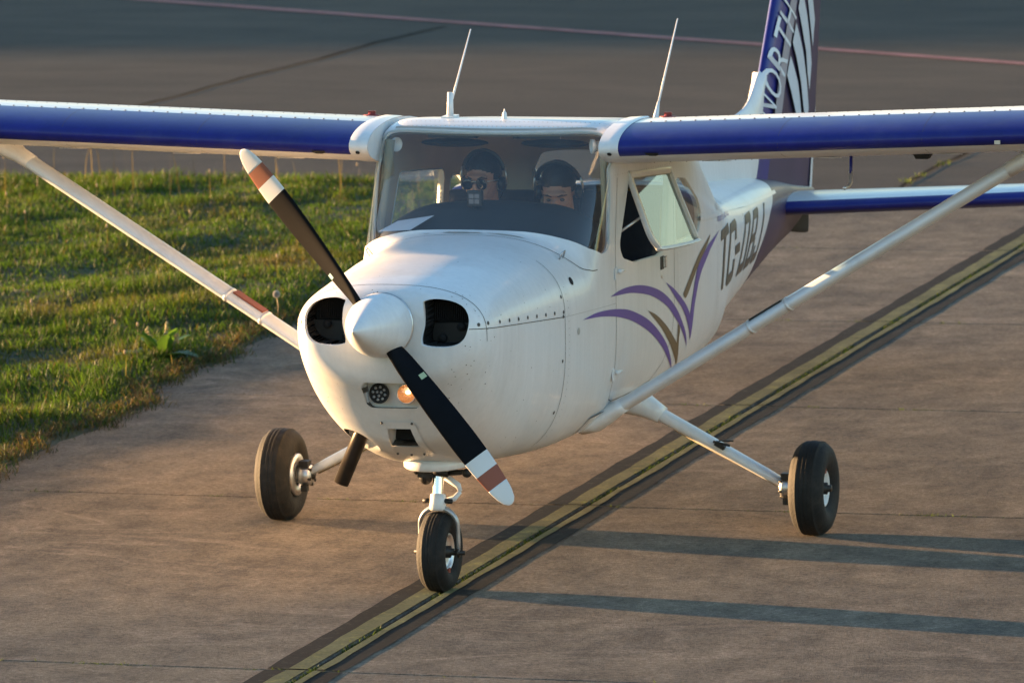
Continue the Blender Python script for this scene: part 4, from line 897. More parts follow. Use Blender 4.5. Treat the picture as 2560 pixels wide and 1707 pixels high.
# fin: side outline by (y, z)
fin = empty('fin', (0, 6.0, 1.1)); fin.parent = plane; fin.matrix_parent_inverse = Matrix.Translation(-plane.location)
zs = [.95, 1.2, 1.45, 1.669, 1.85, 2.036, 2.25, 2.45, 2.6, 2.66]
LEy = lambda z: np.interp(z, [.95, 1.669, 2.036, 2.66], [5.25, 5.702, 5.998, 6.46]); TEy = lambda z: np.interp(z, [.95, 1.943, 2.66], [6.74, 7.017, 7.17])
rows = [sym_sec(Vector((0, LEy(z), z)), (TEy(z)-LEy(z)), .095*(1 if z < 2.55 else .5), Vector((1, 0, 0))) for z in zs]
nS = len(rows[0]); iS = FS.index(.2)
def sl(rows, a, b): return [r[a:b] for r in rows]
g = G(); g.loft(sl(rows, 0, iS+1), False, False); g.loft(sl(rows, nS-1-iS, nS), False, False); g.add(rows[-1], [tuple(range(nS))]); g.build('fin_skin', PURPLE, fin)
g = G(); g.loft(sl(rows, FS.index(.2), nS-FS.index(.2)), False, False); g.build('fin_leading_edge', BLUE, fin)
def finx(y, z, off=.003):
    c = TEy(z)-LEy(z); x = np.clip((y-LEy(z))/c, 1e-4, 1); tk = .095; return c*5*tk*(.2969*np.sqrt(x)-.126*x-.3516*x**2+.2843*x**3-.1036*x**4)+off
# pale stripes on fin and rudder: polygons by (y, z)
def fin_poly(name, poly, m, both=True, off=.004):
    for sg in ((1, -1) if both else (1,)):
        bm = bmesh.new(); bm.faces.new([bm.verts.new((p[0], p[1], 0)) for p in poly]); bm.normal_update(); bmesh.ops.triangulate(bm, faces=bm.faces[:])
        for c in ar(5.2, 7.2, .06): bmesh.ops.bisect_plane(bm, geom=bm.verts[:]+bm.edges[:]+bm.faces[:], plane_co=(c, 0, 0), plane_no=(1, 0, 0))
        for v in bm.verts: y, z = v.co.x, v.co.y; v.co = (sg*float(finx(y, z, off)), y, z)
        me = bpy.data.meshes.new(name); bm.to_mesh(me); bm.free(); me.materials.append(m); link(name, me, fin)
FINP = [[(6.114, 1.733), (6.025, 1.642), (6.094, 1.558), (6.214, 1.421), (6.361, 1.405), (6.323, 1.491), (6.268, 1.583)],
 [(6.263, 1.892), (6.17, 1.798), (6.242, 1.714), (6.355, 1.569), (6.448, 1.395), (6.571, 1.382), (6.594, 1.406), (6.529, 1.555), (6.434, 1.704), (6.352, 1.798)],
 [(6.376, 2.028), (6.32, 1.96), (6.448, 1.788), (6.505, 1.722), (6.55, 1.597), (6.618, 1.499), (6.68, 1.635), (6.615, 1.785), (6.543, 1.9), (6.446, 2.021)],
 [(6.551, 2.012), (6.566, 1.984), (6.637, 1.848), (6.718, 1.721), (6.783, 1.856), (6.7, 1.998)]]
for poly in FINP: fin_poly('pale_stripe', poly, GREYW)
fin_poly('white_trailing_band', [(TEy(.96)-.10, .96), (TEy(1.30)-.07, 1.30), (TEy(1.40)-.012, 1.40), (TEy(.96)-.012, .96)], WHITE)
fin_poly('lilac_edge_band', [(LEy(z)+.20, z) for z in (1.40, 1.669, 2.036, 2.5)]+[(LEy(z)+.33, z) for z in (2.5, 2.036, 1.669, 1.40)], mat('lilac_grey', (.28, .26, .30), .4), True, .0025)
FINT = [('N', (5.722, 1.418), (5.803, 1.5), (5.545, 1.543)), ('O', (5.835, 1.51), (5.931, 1.612), (5.658, 1.634)), ('R', (5.962, 1.635), (6.045, 1.719), (5.784, 1.76)), ('T', (6.066, 1.738), (6.158, 1.832), (5.886, 1.862)), ('H', (6.177, 1.843), (6.26, 1.92), (5.997, 1.966))]
LWHITE = mat('white_lettering', (.60, .63, .66), .4)
for ch, BL, BR, TL in FINT:
    me = text_mesh(ch, 1.0); co = np.array([v.co[:2] for v in me.vertices]); lo, hi = co.min(0), co.max(0); BL, BR, TL = map(np.array, (BL, BR, TL))
    for v in me.vertices:
        u = (v.co.x-lo[0])/(hi[0]-lo[0]); q = (v.co.y-lo[1])/(hi[1]-lo[1]); p = BL+(BR-BL)*u+(TL-BL)*q; v.co = (float(finx(p[0], p[1], .007)), p[0], p[1])
    me.materials.clear(); me.materials.append(LWHITE); link('fin_letter', me, fin)
# dorsal fillet
g = G(); prof = [(3.30, 1.385, 1.30), (3.6, 1.415, 1.27), (4.0, 1.445, 1.25), (4.4, 1.475, 1.23), (4.8, 1.502, 1.2), (5.05, 1.516, 1.18), (5.21, 1.525, 1.17), (5.343, 1.537, 1.165), (5.41, 1.551, 1.16), (5.478, 1.572, 1.24), (5.53, 1.598, 1.34), (5.581, 1.630, 1.43), (5.634, 1.666, 1.52), (5.675, 1.688, 1.60), (5.70, 1.697, 1.675)]
rows_ = []
for y, zt, zb in prof:
    hw = .010+.022*(y-3.3)/2.4; h_ = zt-zb; hb = hw+.06*max(0, (h_-.1))
    rows_.append([(-hb, y, zb), (-hw-.006, y, zb+h_*.35), (-hw, y, zb+h_*.7), (-.010, y, zt-.010), (0, y, zt), (.010, y, zt-.010), (hw, y, zb+h_*.7), (hw+.006, y, zb+h_*.35), (hb, y, zb)])
g.loft(rows_, False, False); g.build('dorsal_fillet', WHITE, fin)
g = G(); g.add([(0.004, TEy(z)-.012, z) for z in (.95, 1.94)]+[(.004, TEy(z)+.05, z) for z in (1.94, .95)], []); 
for sg in (1, -1):
    so_ = empty('stabilizer', (sg*.2, 5.8, 1.0)); so_.parent = plane; so_.matrix_parent_inverse = Matrix.Translation(-plane.location)
    rr = []
    for x in (.02, .2, .6, 1.0, 1.4, 1.66, 1.72):
        t = (x-.2)/1.5; ch = 1.12-.34*t; yl = 5.62+.20*t; zl = (.985 if sg > 0 else .985)+max(x, 0)*(.040 if sg > 0 else .03); s_ = sym_sec(Vector((sg*x, yl, zl)), ch, .105 if x < 1.7 else .05, Vector((0, 0, 1))); rr.append([Vector((p.x, p.y, p.z-.035*(p.y-yl))) for p in s_])
    iB = FS.index(.06); g = G(); g.loft(sl(rr, 0, iB+1), False, False); j = nS-1-FS.index(.2); g.loft(sl(rr, j, nS), False, False); g.add(rr[-1], [tuple(range(nS))]); g.build('stabilizer_skin', WHITE, so_)
    g = G(); g.loft(sl(rr, iB, j+1), False, False); g.build('stabilizer_leading_edge', BLUE, so_)
g = G(); g.box((0, 6.35, .845), (.07, .42, .13), rot=(-.15, 0, 0)); g.build('tail_fairing', DARK, plane, bevel=.02)
g = G(); g.lathe([(.018, -.004), (.024, 0), (.018, .004)], (0, 5.75, .755), (1, 0, 0), 14); g.build('tie_down_ring', BRICK, plane)

# ------------------------------------------------------------------ landing gear
def wheel(parent, c, r, wdt, rimr, side_sgn, nose=False):
    c = Vector(c); wl = empty('wheel', c); wl.parent = parent
    wl.matrix_parent_inverse = Matrix.Translation(-parent.location)
    h = wdt/2; ax = Vector((1, 0, 0)); prof = []
    def pr(f, a): return (rimr+(r-rimr)*f, a*h)
    pts = [(-.02, -.55), (.05, -.70), (.25, -.90), (.45, -.985), (.62, -.97), (.78, -.86), (.90, -.66), (.955, -.47)]
    tread = []
    for a in (-.44, -.22, 0, .22, .44):
        tread += [(.985-.035*abs(a)*1.3-.0, a-.05 if a > -.44 else a), (.965, a-.012), (.965, a+.012), (.987-.035*abs(a)*1.3, a+.05)]
    half = pts; full = [pr(f, a) for f, a in half]+[pr(f+.012*(1-abs(a)), a) for f, a in sorted([(t_[0], t_[1]) for t_ in tread], key=lambda q: q[1])]+[pr(f, -a) for f, a in reversed(half)]
    g = G(); g.lathe(full, c, ax, 56)
    for i, v in enumerate(g.v):          # flattened contact patch
        if v[2] < .004: g.v[i] = (v[0]+(v[0]-c.x)*.05, v[1], .004-(.004-v[2])*.05)
    g.build('tyre', RUBBER, wl)
    g = G()
    for s_ in (1, -1): g.lathe([(rimr*1.04, .60*h*s_), (rimr*1.0, .66*h*s_), (rimr*.93, .66*h*s_), (rimr*.86, .50*h*s_), (rimr*.62, .36*h*s_), (rimr*.56, .40*h*s_), (rimr*.30, .40*h*s_)], c, ax, 40)
    rim = g.build('rim', WHITE if not nose else ALU, wl)
    g = G(); g.lathe([(rimr*.34, -.75*h), (rimr*.34, .75*h), (rimr*.20, .80*h), (rimr*.20, h*1.0), (.0001, h*1.0)], c, ax, 20); g.lathe([(rimr*.34, -.75*h), (.0001, -.75*h)], c, ax, 20); g.build('hub', STEEL, wl)
    g = G(); g.box(c+Vector((side_sgn*h*.72, -.02, rimr*1.02 if not nose else -rimr*1.0)), (.006, .030, .022)); g.build('slip_mark', RED, wl)
    return wl
for sg in (1, -1):
    mg = empty('main_gear', (sg*.5, 1.66, .5)); mg.parent = plane; mg.matrix_parent_inverse = Matrix.Translation(-plane.location)
    wc = Vector((sg*1.276, 1.664, .215)); a = Vector((sg*.44, 1.70, .590)); b = Vector((sg*1.145, 1.672, .225)); d = (b-a).normalized(); L_ = (b-a).length
    def gring(p, cy, cz):
        f = Vector((0, 1, 0)); n = d.cross(f).normalized(); return [p+f*math.copysign(abs(math.cos(k*2*math.pi/20))**.75, math.cos(k*2*math.pi/20))*cy/2+n*math.copysign(abs(math.sin(k*2*math.pi/20))**.75, math.sin(k*2*math.pi/20))*cz/2 for k in range(20)]
    g = G(); g.loft([gring(a+d*t, np.interp(t, [0, L_], [.095, .08]), np.interp(t, [0, L_-.08, L_], [.060, .046, .036])) for t in np.linspace(0, L_-.02, 10)]); g.build('gear_leg', WHITE, mg)
    g = G(); g.loft([gring(a+d*t, cy, cz) for t, cy, cz in ((-.06, .24, .17), (.0, .19, .13), (.05, .15, .102), (.10, .122, .085), (.135, .110, .076))]); g.build('leg_fairing', WHITE, mg)
    p = a+d*.46; g = G(); g.box(p+Vector((.0, -.055, .028)), (.05, .03, .02), rot=(0, .5*sg, 0)); g.box(p+Vector((.03*sg, -.06, .05)), (.07, .006, .006)); g.tube([p+Vector((-.03, -.06, .045)), p+Vector((.05, -.07, .03))], .006, 8); g.build('step_clamp', STEEL, mg)
    g = G(); g.tube([a+d*.2+Vector((0, .0, -.034)), a+d*.5+Vector((0, 0, -.031)), b-d*.05+Vector((0, 0, -.026))], .005, 8); g.build('brake_line', BEIGE, mg)
    g = G(); g.lathe([(.045, 0), (.050, .012), (.050, .05), (.040, .062), (.035, .09)], wc-Vector((sg*.150, 0, 0)), (sg, 0, 0), 24, True); g.cur = 1
    for k in range(6): ang_ = k*math.pi/3+.3; g.tube([wc+Vector((-sg*.155, .042*math.cos(ang_), .042*math.sin(ang_))), wc+Vector((-sg*.13, .042*math.cos(ang_), .042*math.sin(ang_)))], .008, 8)
    g.box(wc+Vector((-sg*.120, -.02, .055)), (.045, .05, .03)); g.box(wc+Vector((-sg*.12, -.03, -.058)), (.03, .03, .03)); g.build('brake', [ALU, STEEL], mg)
    if sg < 0:
        g = G(); g.lathe([(.098, 0), (.098, .012), (.055, .014), (.055, 0)], wc+Vector((.068, 0, 0)), (1, 0, 0), 36); g.build('brake_disc', ALU, mg)
    g = G(); g.tube([wc+Vector((-sg*.16, 0, .0)), wc+Vector((sg*.06, 0, 0))], .022, 12); g.build('axle', STEEL, mg)
    wheel(mg, wc, .217, .165, .082, sg)
ng = empty('nose_gear', (0, 0, .5)); ng.parent = plane; ng.matrix_parent_inverse = Matrix.Translation(-plane.location)
sx = .012; nt_ = Vector((sx, .02, .56)); nb = Vector((sx, -.012, .385)); d = (nb-nt_).normalized()
g = G(); g.lathe([(.024, -.10), (.024, .20)], nt_, d, 24); g.build('oleo_piston', CHROME, ng)
g = G(); g.lathe([(.028, .130), (.034, .134), (.035, .165), (.038, .195), (.030, .205), (.0001, .206)], nt_, d, 24, True); g.build('strut_collar', WHITE, ng); g = G(); g.lathe([(.040, -.03), (.040, .012), (.028, .016)], nt_, d, 24); g.build('strut_collar', WHITE, ng)
FA = .086
g = G(); arch = [Vector((sx+FA*1.0*math.sin(t)*(1.0), -.012+.012*(1-math.cos(t)), .292+.082*math.cos(t))) for t in np.linspace(-math.pi/2, math.pi/2, 25)]
path = [Vector((sx-FA*.99, .0, .172)), Vector((sx-FA*1.02, .0, .22))]+arch+[Vector((sx+FA*1.02, .0, .22)), Vector((sx+FA*.99, .0, .172))]
g.tube(path, [.010, .011]+[.012+.006*math.cos(t)**4 for t in np.linspace(-math.pi/2, math.pi/2, 25)]+[.011, .010], 12, True, (1.1, .75), up=(0, 1, 0)); g.build('fork', mat('fork_paint', (.40, .40, .40), .35, .5, var=.1, dirt=(.25, .2, .16), dirt_amt=.5, dirt_scale=20), ng)
g = G(); g.tube([(sx-.115, 0, .173), (sx+.115, 0, .173)], .010, 10); g.build('axle', STEEL, ng)
for s_ in (1, -1):
    g = G(); g.lathe([(.022, -.004), (.022, .004)], (sx+s_*FA, 0, .173), (1, 0, 0), 16, True); g.build('axle_washer', STEEL, ng)
    g = G(); g.tube([(sx+s_*.03, -.01, .402), (sx+s_*.066, -.01, .400)], .011, 8); g.build('tow_lug', STEEL, ng)
g = G(); g.tube([(sx+.02, .045, .50), (sx+.075, .055, .46), (sx+.085, .05, .435)], [.016, .014, .010], 10); g.tube([(sx+.085, .05, .435), (sx+.06, .04, .405), (sx+.025, .02, .395)], [.010, .013, .014], 10); g.build('torque_link', WHITE, ng)
g = G(); g.box((sx-.05, .0, .527), (.07, .05, .045)); g.ell((sx-.055, .0, .505), (.03, .028, .035)); g.tube([(sx+.02, .01, .523), (sx+.10, .0, .528), (sx+.14, -.01, .535)], [.016, .012, .010], 8); g.ell((sx+.135, -.01, .527), (.022, .014, .02)); g.ell((sx-.095, .0, .533), (.018, .016, .02)); g.tube([(sx-.03, -.01, .53), (sx+.05, -.012, .525)], .018, 10); g.build('steering_linkage', STEEL, ng)
g = G(); g.loft([[(sx+.17*math.cos(t)*sc, .05+.27*math.sin(t)*sc, z) for t in np.linspace(0, 2*math.pi, 28)[:-1]] for z, sc in ((.60, .90), (.562, .90), (.556, .87), (.554, .70))]); g.build('strut_fairing_plate', WHITE, plane)
wheel(ng, (sx, 0, .176), .176, .130, .080, 1, True)

# ------------------------------------------------------------------ cabin furniture
g = G(); pts = []
for y, z0, zs_ in ((.66, 1.46, 0), (.76, 1.525, 0), (.86, 1.565, 0), (.96, 1.585, 0), (1.02, 1.583, 0), (1.03, 1.55, 0), (1.03, 1.10, 0)):
    row = []
    for x in np.linspace(-.50, .50, 33):
        ax_ = abs(x); z = z0-.10*max(0, (ax_-.26)/.24)**2.0+.012*math.cos(x*7)
        hw = float(xside(y, min(z, 1.50)))-.035; row.append((max(-hw, min(hw, x)), y, min(z, float(zy_top(y))-.03)))
    pts.append(row)
g.loft(pts, False, False); g.build('instrument_panel', GLARE, plane, fix=False)
def seat(x):
    s = empty('seat', (x, 1.55, .65)); s.parent = plane; s.matrix_parent_inverse = Matrix.Translation(-plane.location); g = G()
    g.box((x, 1.50, .93), (.44, .46, .12)); g.build('seat_cushion', BEIGE, s, bevel=.03); g = G(); g.box((x+(.04 if x > 0 else 0), 1.74, 1.24), (.42 if x < 0 else .52, .12, .62), rot=(-.16, 0, 0)); g.build('seat_back', SHIRT, s, bevel=.035)
seat(-.245); seat(.235)
g = G(); g.box((0, 2.35, 1.15), (.95, .10, .50), rot=(-.2, 0, 0)); g.box((0, 2.12, .92), (.95, .45, .12)); g.build('rear_bench', BEIGE, plane, bevel=.03)
for sg in (1, -1):
    g = G(); c = Vector((sg*.472-.02, 1.06, 1.836)); ax = Vector((-sg*.85, -.5, 0)).normalized(); g.lathe([(.022, -.05), (.022, .0), (.030, .004), (.033, .012), (.033, .02), (.028, .022), (.026, .012), (.0001, .010)], c, ax, 24); g.build('air_vent', WHITE, plane)
    g = G(); g.loft([[(sg*(.235+.16*math.cos(t)*k), 1.12+.03*k, 1.836+.020*math.sin(t)*k-.0) for t in np.linspace(0, 2*math.pi, 24)[:-1]] for k in (.2, 1.0)], True, True); g.build('sun_visor', DARK, plane)
    g = G(); g.box((sg*.20-.02, 1.06, 1.878), (.22, .02, .022)); g.lathe([(.014, 0), (.012, .01), (.0001, .011)], (sg*.10, 1.045, 1.882), (0, -1, 0), 14); g.build('visor_mount', HEADSET, plane)
    g = G(); g.tube([(sg*.535, .93, 1.40), (sg*.50, 1.03, 1.86)], .022, 10); g.build('door_post', BEIGE, plane)
    g = G(); g.tube([(sg*.30, .75, 1.46), (sg*.455, 1.0, 1.86)], .012, 8)

# ------------------------------------------------------------------ people
def person(name, x, y, top, nod, turn, label, glasses):
    p = empty(name, (x, y, .99)); tag(p, label, 'person', 'two people in the cockpit')
    hc = Vector((x, y, top-.125)); M = Euler((nod, 0, turn)).to_matrix(); piv = hc+Vector((0, .02, -.10))
    H = lambda v: piv+M @ (Vector(v)+Vector((0, -.02, .10)))
    g = G()
    def E(c, r, rot=(0, 0, 0)): 
        q = (M @ Euler(rot).to_matrix()).to_euler(); g.ell(H(c), r, q, 24, 16)
    E((0, .018, .028), (.076, .096, .092)); E((0, -.025, -.02), (.066, .070, .088)); E((0, -.045, -.078), (.046, .045, .038)); E((0, -.06, -.103), (.026, .022, .018))     # cranium, face, jaw, chin
    E((0, -.100, -.025), (.012, .016, .026), (.25, 0, 0)); E((0, -.110, -.043), (.018, .014, .012)); E((0, -.082, .024), (.056, .022, .013)); E((0, -.088, -.072), (.024, .014, .009))    # nose, brow, lips
    E((0, -.070, -.045), (.055, .028, .030))
    for s in (1, -1): E((s*.079, .012, -.015), (.012, .020, .032)); E((s*.040, -.068, -.028), (.022, .022, .018))
    def cap(a, b, r0, r1, n=14): g.tube([a, Vector(a).lerp(Vector(b), .5), b], [r0, (r0+r1)/2, r1], n); g.ell(a, (r0, r0, r0), None, 12, 8); g.ell(b, (r1, r1, r1), None, 12, 8)
    nb_ = Vector((x, y+.045, top-.315)); cap(H((0, .025, -.06)), nb_, .056, .060)
    g.ell((x, y+.06, top-.40), (.19, .095, .07), None, 24, 12); g.ell((x, y+.075, top-.53), (.165, .11, .17), None, 24, 14); g.ell((x, y+.09, top-.70), (.145, .105, .16), None, 24, 14)
    wr = []
    for s in (1, -1):
        sh = Vector((x+s*.185, y+.06, top-.405)); el = Vector((x+s*.235, y-.03, top-.66)); wrst = Vector((x+s*.12, y-.26, top-.66)); cap(sh, el, .058, .045); cap(el, wrst, .043, .030)
        hd = wrst+Vector((-s*.015, -.06, .01)); g.ell(hd, (.036, .05, .02), None, 14, 10); wr.append(hd)
        for k in range(4): f0 = hd+Vector((s*(-.024+.016*k), -.04, 0)); cap(f0, f0+Vector((0, -.030, -.012)), .0095, .009, 8); cap(f0+Vector((0, -.030, -.012)), f0+Vector((0, -.035, -.036-.003*(k % 3))), .009, .008, 8)
        cap(hd+Vector((-s*.03, .0, .0)), hd+Vector((-s*.05, -.03, .012)), .011, .009, 8)
        hip = Vector((x+s*.09, y+.10, top-.79)); kn = Vector((x+s*.12, y-.33, top-.74)); an = Vector((x+s*.12, y-.50, top-1.08)); cap(hip, kn, .085, .060); cap(kn, an, .055, .040); g.ell(an+Vector((0, -.07, -.02)), (.045, .11, .035), None, 14, 10)
    ob = g.build('body', SKIN, p)
    md = ob.modifiers.new('r', 'REMESH'); md.mode = 'VOXEL'; md.voxel_size = .0065; md.use_smooth_shade = True
    sm = ob.modifiers.new('s', 'SMOOTH'); sm.factor = .5; sm.iterations = 3
    dg = bpy.context.evaluated_depsgraph_get(); me = bpy.data.meshes.new_from_object(ob.evaluated_get(dg)); ob.modifiers.clear(); ob.data = me
    me.materials.clear(); [me.materials.append(m) for m in (SKIN, HAIR, SHIRT)]
    n = len(me.polygons); C_ = np.empty(n*3); me.polygons.foreach_get('center', C_); C_ = C_.reshape(-1, 3); Mi = np.array(M.inverted()); Lc = (C_-np.array(piv)) @ Mi.T-np.array([0, -.02, .10])
    lx, ly, lz = Lc.T; head = (C_[:, 2] > top-.335); mi = np.full(n, 2); mi[head] = 0
    hair = head & (((lz > .045+.15*np.maximum(0, -ly-.05)*0+.012*np.cos(lx*40)) & (ly < -.03)) | ((ly >= -.03) & (lz > -.005+np.where(ly > .03, -.055, 0))))
    mi[hair] = 1
    for h_ in wr: mi[np.linalg.norm(C_-np.array(h_), axis=1) < .10] = 0
    me.polygons.foreach_set('material_index', mi.astype(int)); me.polygons.foreach_set('use_smooth', [True]*n)
    # hair volume cap
    hg = G(); k = 20; vs = []; fs = []
    for i in range(11):
        t = i/10*R(100)
        for j in range(32):
            a = 2*math.pi*j/32; front = max(0, -math.sin(a)); tt2 = t*(1-(.46 if glasses[0] else .38)*front-.06*math.cos(a*5+x*30)); rr = 1.0+random.uniform(-.012, .02)
            vs.append(H((.079*math.sin(tt2)*math.cos(a)*rr, .018+.100*math.sin(tt2)*math.sin(a)*rr, .030+.098*math.cos(tt2)*rr)))
    fs = [(i*32+j, (i+1)*32+j, (i+1)*32+(j+1) % 32, i*32+(j+1) % 32) for i in range(10) for j in range(32)]; hg.add(vs, fs); hg.build('hair', HAIR, p)
    # eyes and brows
    for s in (1, -1):
        e = G(); e.ell(H((s*.032, -.088, -.005)), (.011, .008, .0075), M.to_euler(), 12, 8); e.build('eye', mat('eye%d%s' % (s, name), (.10, .07, .05), .2), p)
        e = G(); e.tube([H((s*.014, -.100, .018)), H((s*.034, -.099, .025)), H((s*.055, -.083, .018))], [.003, .0045, .002], 8); e.build('eyebrow', HAIR, p)
    # headset
    hs = empty('headset', H((0, 0, .1))); tag(hs, glasses[1], 'headset', 'aviation headsets')
    for s in (1, -1):
        e = G(); c = H((s*.088, .008, -.020)); axs = (M @ Vector((s, 0, 0))).normalized(); e.lathe([(.0001, -.010), (.029, -.010), (.034, -.004), (.034, .008), (.029, .015), (.015, .019), (.0001, .020)], c, axs, 20); e.build('ear_cup', HEADSET, hs)
        e = G(); e.tube([H((s*.108, .008, -.02)), H((s*.112, .008, .02)), H((s*.106, .010, .055))], [.006, .006, .005], 8); e.build('yoke', ALU, hs)
    e = G(); e.tube([H((.098*math.sin(t), .012, .030+.100*math.cos(t))) for t in np.linspace(-1.45, 1.45, 21)], .0085, 10, True, (.55, 1.4), up=(0, 1, 0)); e.build('headband', HEADSET, hs)
    e = G(); e.tube([H((.105, -.01, -.045)), H((.10, -.06, -.085)), H((.06, -.115, -.092)), H((.02, -.128, -.086))], [.004, .0035, .0035, .004], 8); e.ell(H((.015, -.128, -.085)), (.014, .010, .010), None, 10, 8); e.build('boom_microphone', HEADSET, hs)
    if glasses[0]:
        sg_ = empty('sunglasses', H((0, -.1, 0))); tag(sg_, 'dark aviator sunglasses on the left hand person', 'sunglasses')
        for s in (1, -1):
            e = G(); e.ell(H((s*.034, -.106, -.006)), (.031, .006, .026), (M @ Euler((.10, 0, s*-.22)).to_matrix()).to_euler(), 18, 10); e.build('lens', LENSD, sg_)
            e = G(); e.tube([H((s*.062, -.10, .008)), H((s*.080, -.05, .006)), H((s*.086, .01, .0))], .0022, 6); e.build('temple_arm', ALU, sg_)
        e = G(); e.tube([H((-.010, -.110, .008)), H((.010, -.110, .008))], .0022, 6); e.build('bridge', ALU, sg_)
person('person', -.208, 1.50, 1.755, .05, -.10, 'person in dark clothes wearing sunglasses in the left seat of the cockpit', (True, 'black headset worn by the person in sunglasses'))
person('person', .150, 1.50, 1.735, .42, .10, 'dark haired person looking down, in the cockpit beside the open window', (False, 'black headset worn by the person looking down'))
g = G(); cx, cy, cz = -.052, .855, 1.592
dc = empty('dashboard_camera', (cx, cy, 1.57)); tag(dc, 'small black camera with a lit screen mounted on the dashboard', 'camera')
g.box((cx, cy, cz+.028), (.068, .035, .072)); g.build('case', HEADSET, dc, bevel=.004)
SCR = bpy.data.materials.new('screen'); SCR.use_nodes = True; _b = SCR.node_tree.nodes['Principled BSDF']; _b.inputs['Base Color'].default_value = (.04, .04, .045, 1); _b.inputs['Roughness'].default_value = .6; _b.inputs['Emission Color'].default_value = (.7, .75, .85, 1); _b.inputs['Emission Strength'].default_value = .015
for i in (0, 1):
    for j in (0, 1):
        g = G(); g.box((cx-.013+i*.026, cy-.0195, cz+.017+j*.024), (.022, .003, .020)); g.build('screen_panel', SCR, dc)
g = G(); g.tube([(cx, cy+.005, cz-.01), (cx, cy+.01, cz-.05)], .012, 10); g.lathe([(.03, 0), (.026, .008), (.01, .012)], (cx, cy+.01, cz-.055), (0, 0, 1), 16, True); g.build('mount', HEADSET, dc)
g = G(); g.smooth = False; g.add([(-.46, .70, 1.486), (-.30, .665, 1.500), (-.22, .77, 1.553), (-.40, .80, 1.522)], [(0, 1, 2, 3)]); me = g.build('paper_sheet', PAPER, None, fix=False); md = me.modifiers.new('s', 'SOLIDIFY'); md.thickness = .001; tag(me, 'pale sheet of paper lying on the black dashboard behind the windshield', 'paper')


# ------------------------------------------------------------------ verge, grass and weeds
def vnoise(x, y, seed, scale, octs=3):
    r = np.random.default_rng(seed); out_ = np.zeros_like(x); amp = 1.0; tot = 0
    for o in range(octs):
        for k in range(6):
            a = r.uniform(0, 2*np.pi); f = scale*(2**o)*r.uniform(.6, 1.5); out_ += amp*np.sin((x*np.cos(a)+y*np.sin(a))*f+r.uniform(0, 6.28)); tot += amp*.5
        amp *= .55
    return out_/tot
XE = lambda y: -3.10-np.interp(y, [-6, 4.9, 5.8, 7, 8, 14.5], [0, .0, .12, .20, .18, .2])+.05*np.sin(y*3.1)+.04*np.sin(y*7.7+1)+.02*np.sin(y*17)
def ghz(x, y):
    d = np.clip((XE(y)-x)/.5, 0, 1); return -.03+.045*np.clip((XE(y)-x)/.06+.5, 0, 1)+.02*d+(.030*vnoise(x, y, 3, 1.3)+.022*vnoise(x, y, 5, 3.9)+.012*vnoise(x, y, 6, 9.0))*d
gx = np.linspace(-30, -3.02, 150); gy = np.linspace(-8, 14.42, 160); X, Y = np.meshgrid(gx, gy); Z = ghz(X, Y); 
vs = np.stack([X, Y, Z], -1).reshape(-1, 3); m_, n_ = X.shape; idx = np.arange(m_*n_).reshape(m_, n_)
fs = np.stack([idx[:-1, :-1], idx[:-1, 1:], idx[1:, 1:], idx[1:, :-1]], -1).reshape(-1, 4)
me = bpy.data.meshes.new('grass_verge'); me.from_pydata(vs.tolist(), [], fs.tolist()); me.materials.append(SOIL); me.polygons.foreach_set('use_smooth', [True]*len(me.polygons)); tag(link('grass_verge', me), kind='structure')
def grass_mat(name, tr=.45):
    m = bpy.data.materials.new(name); m.use_nodes = True; n = m.node_tree.nodes; L = m.node_tree.links; n.clear()
    o = n.new('ShaderNodeOutputMaterial'); a = n.new('ShaderNodeAttribute'); a.attribute_name = 'blade_colour'
    d = n.new('ShaderNodeBsdfPrincipled'); d.inputs['Roughness'].default_value = .55; d.inputs['Specular IOR Level'].default_value = .25; L.new(a.outputs['Color'], d.inputs['Base Color'])
    t = n.new('ShaderNodeBsdfTranslucent'); hs = n.new('ShaderNodeMix'); hs.data_type = 'RGBA'; hs.blend_type = 'MULTIPLY'; hs.inputs[0].default_value = 1; L.new(a.outputs['Color'], hs.inputs[6]); hs.inputs[7].default_value = (1.5, 1.6, .7, 1); L.new(hs.outputs[2], t.inputs[0])
    x = n.new('ShaderNodeMixShader'); x.inputs[0].default_value = tr; L.new(d.outputs[0], x.inputs[1]); L.new(t.outputs[0], x.inputs[2]); L.new(x.outputs[0], o.inputs[0]); return m
GRASS = grass_mat('grass_blade')
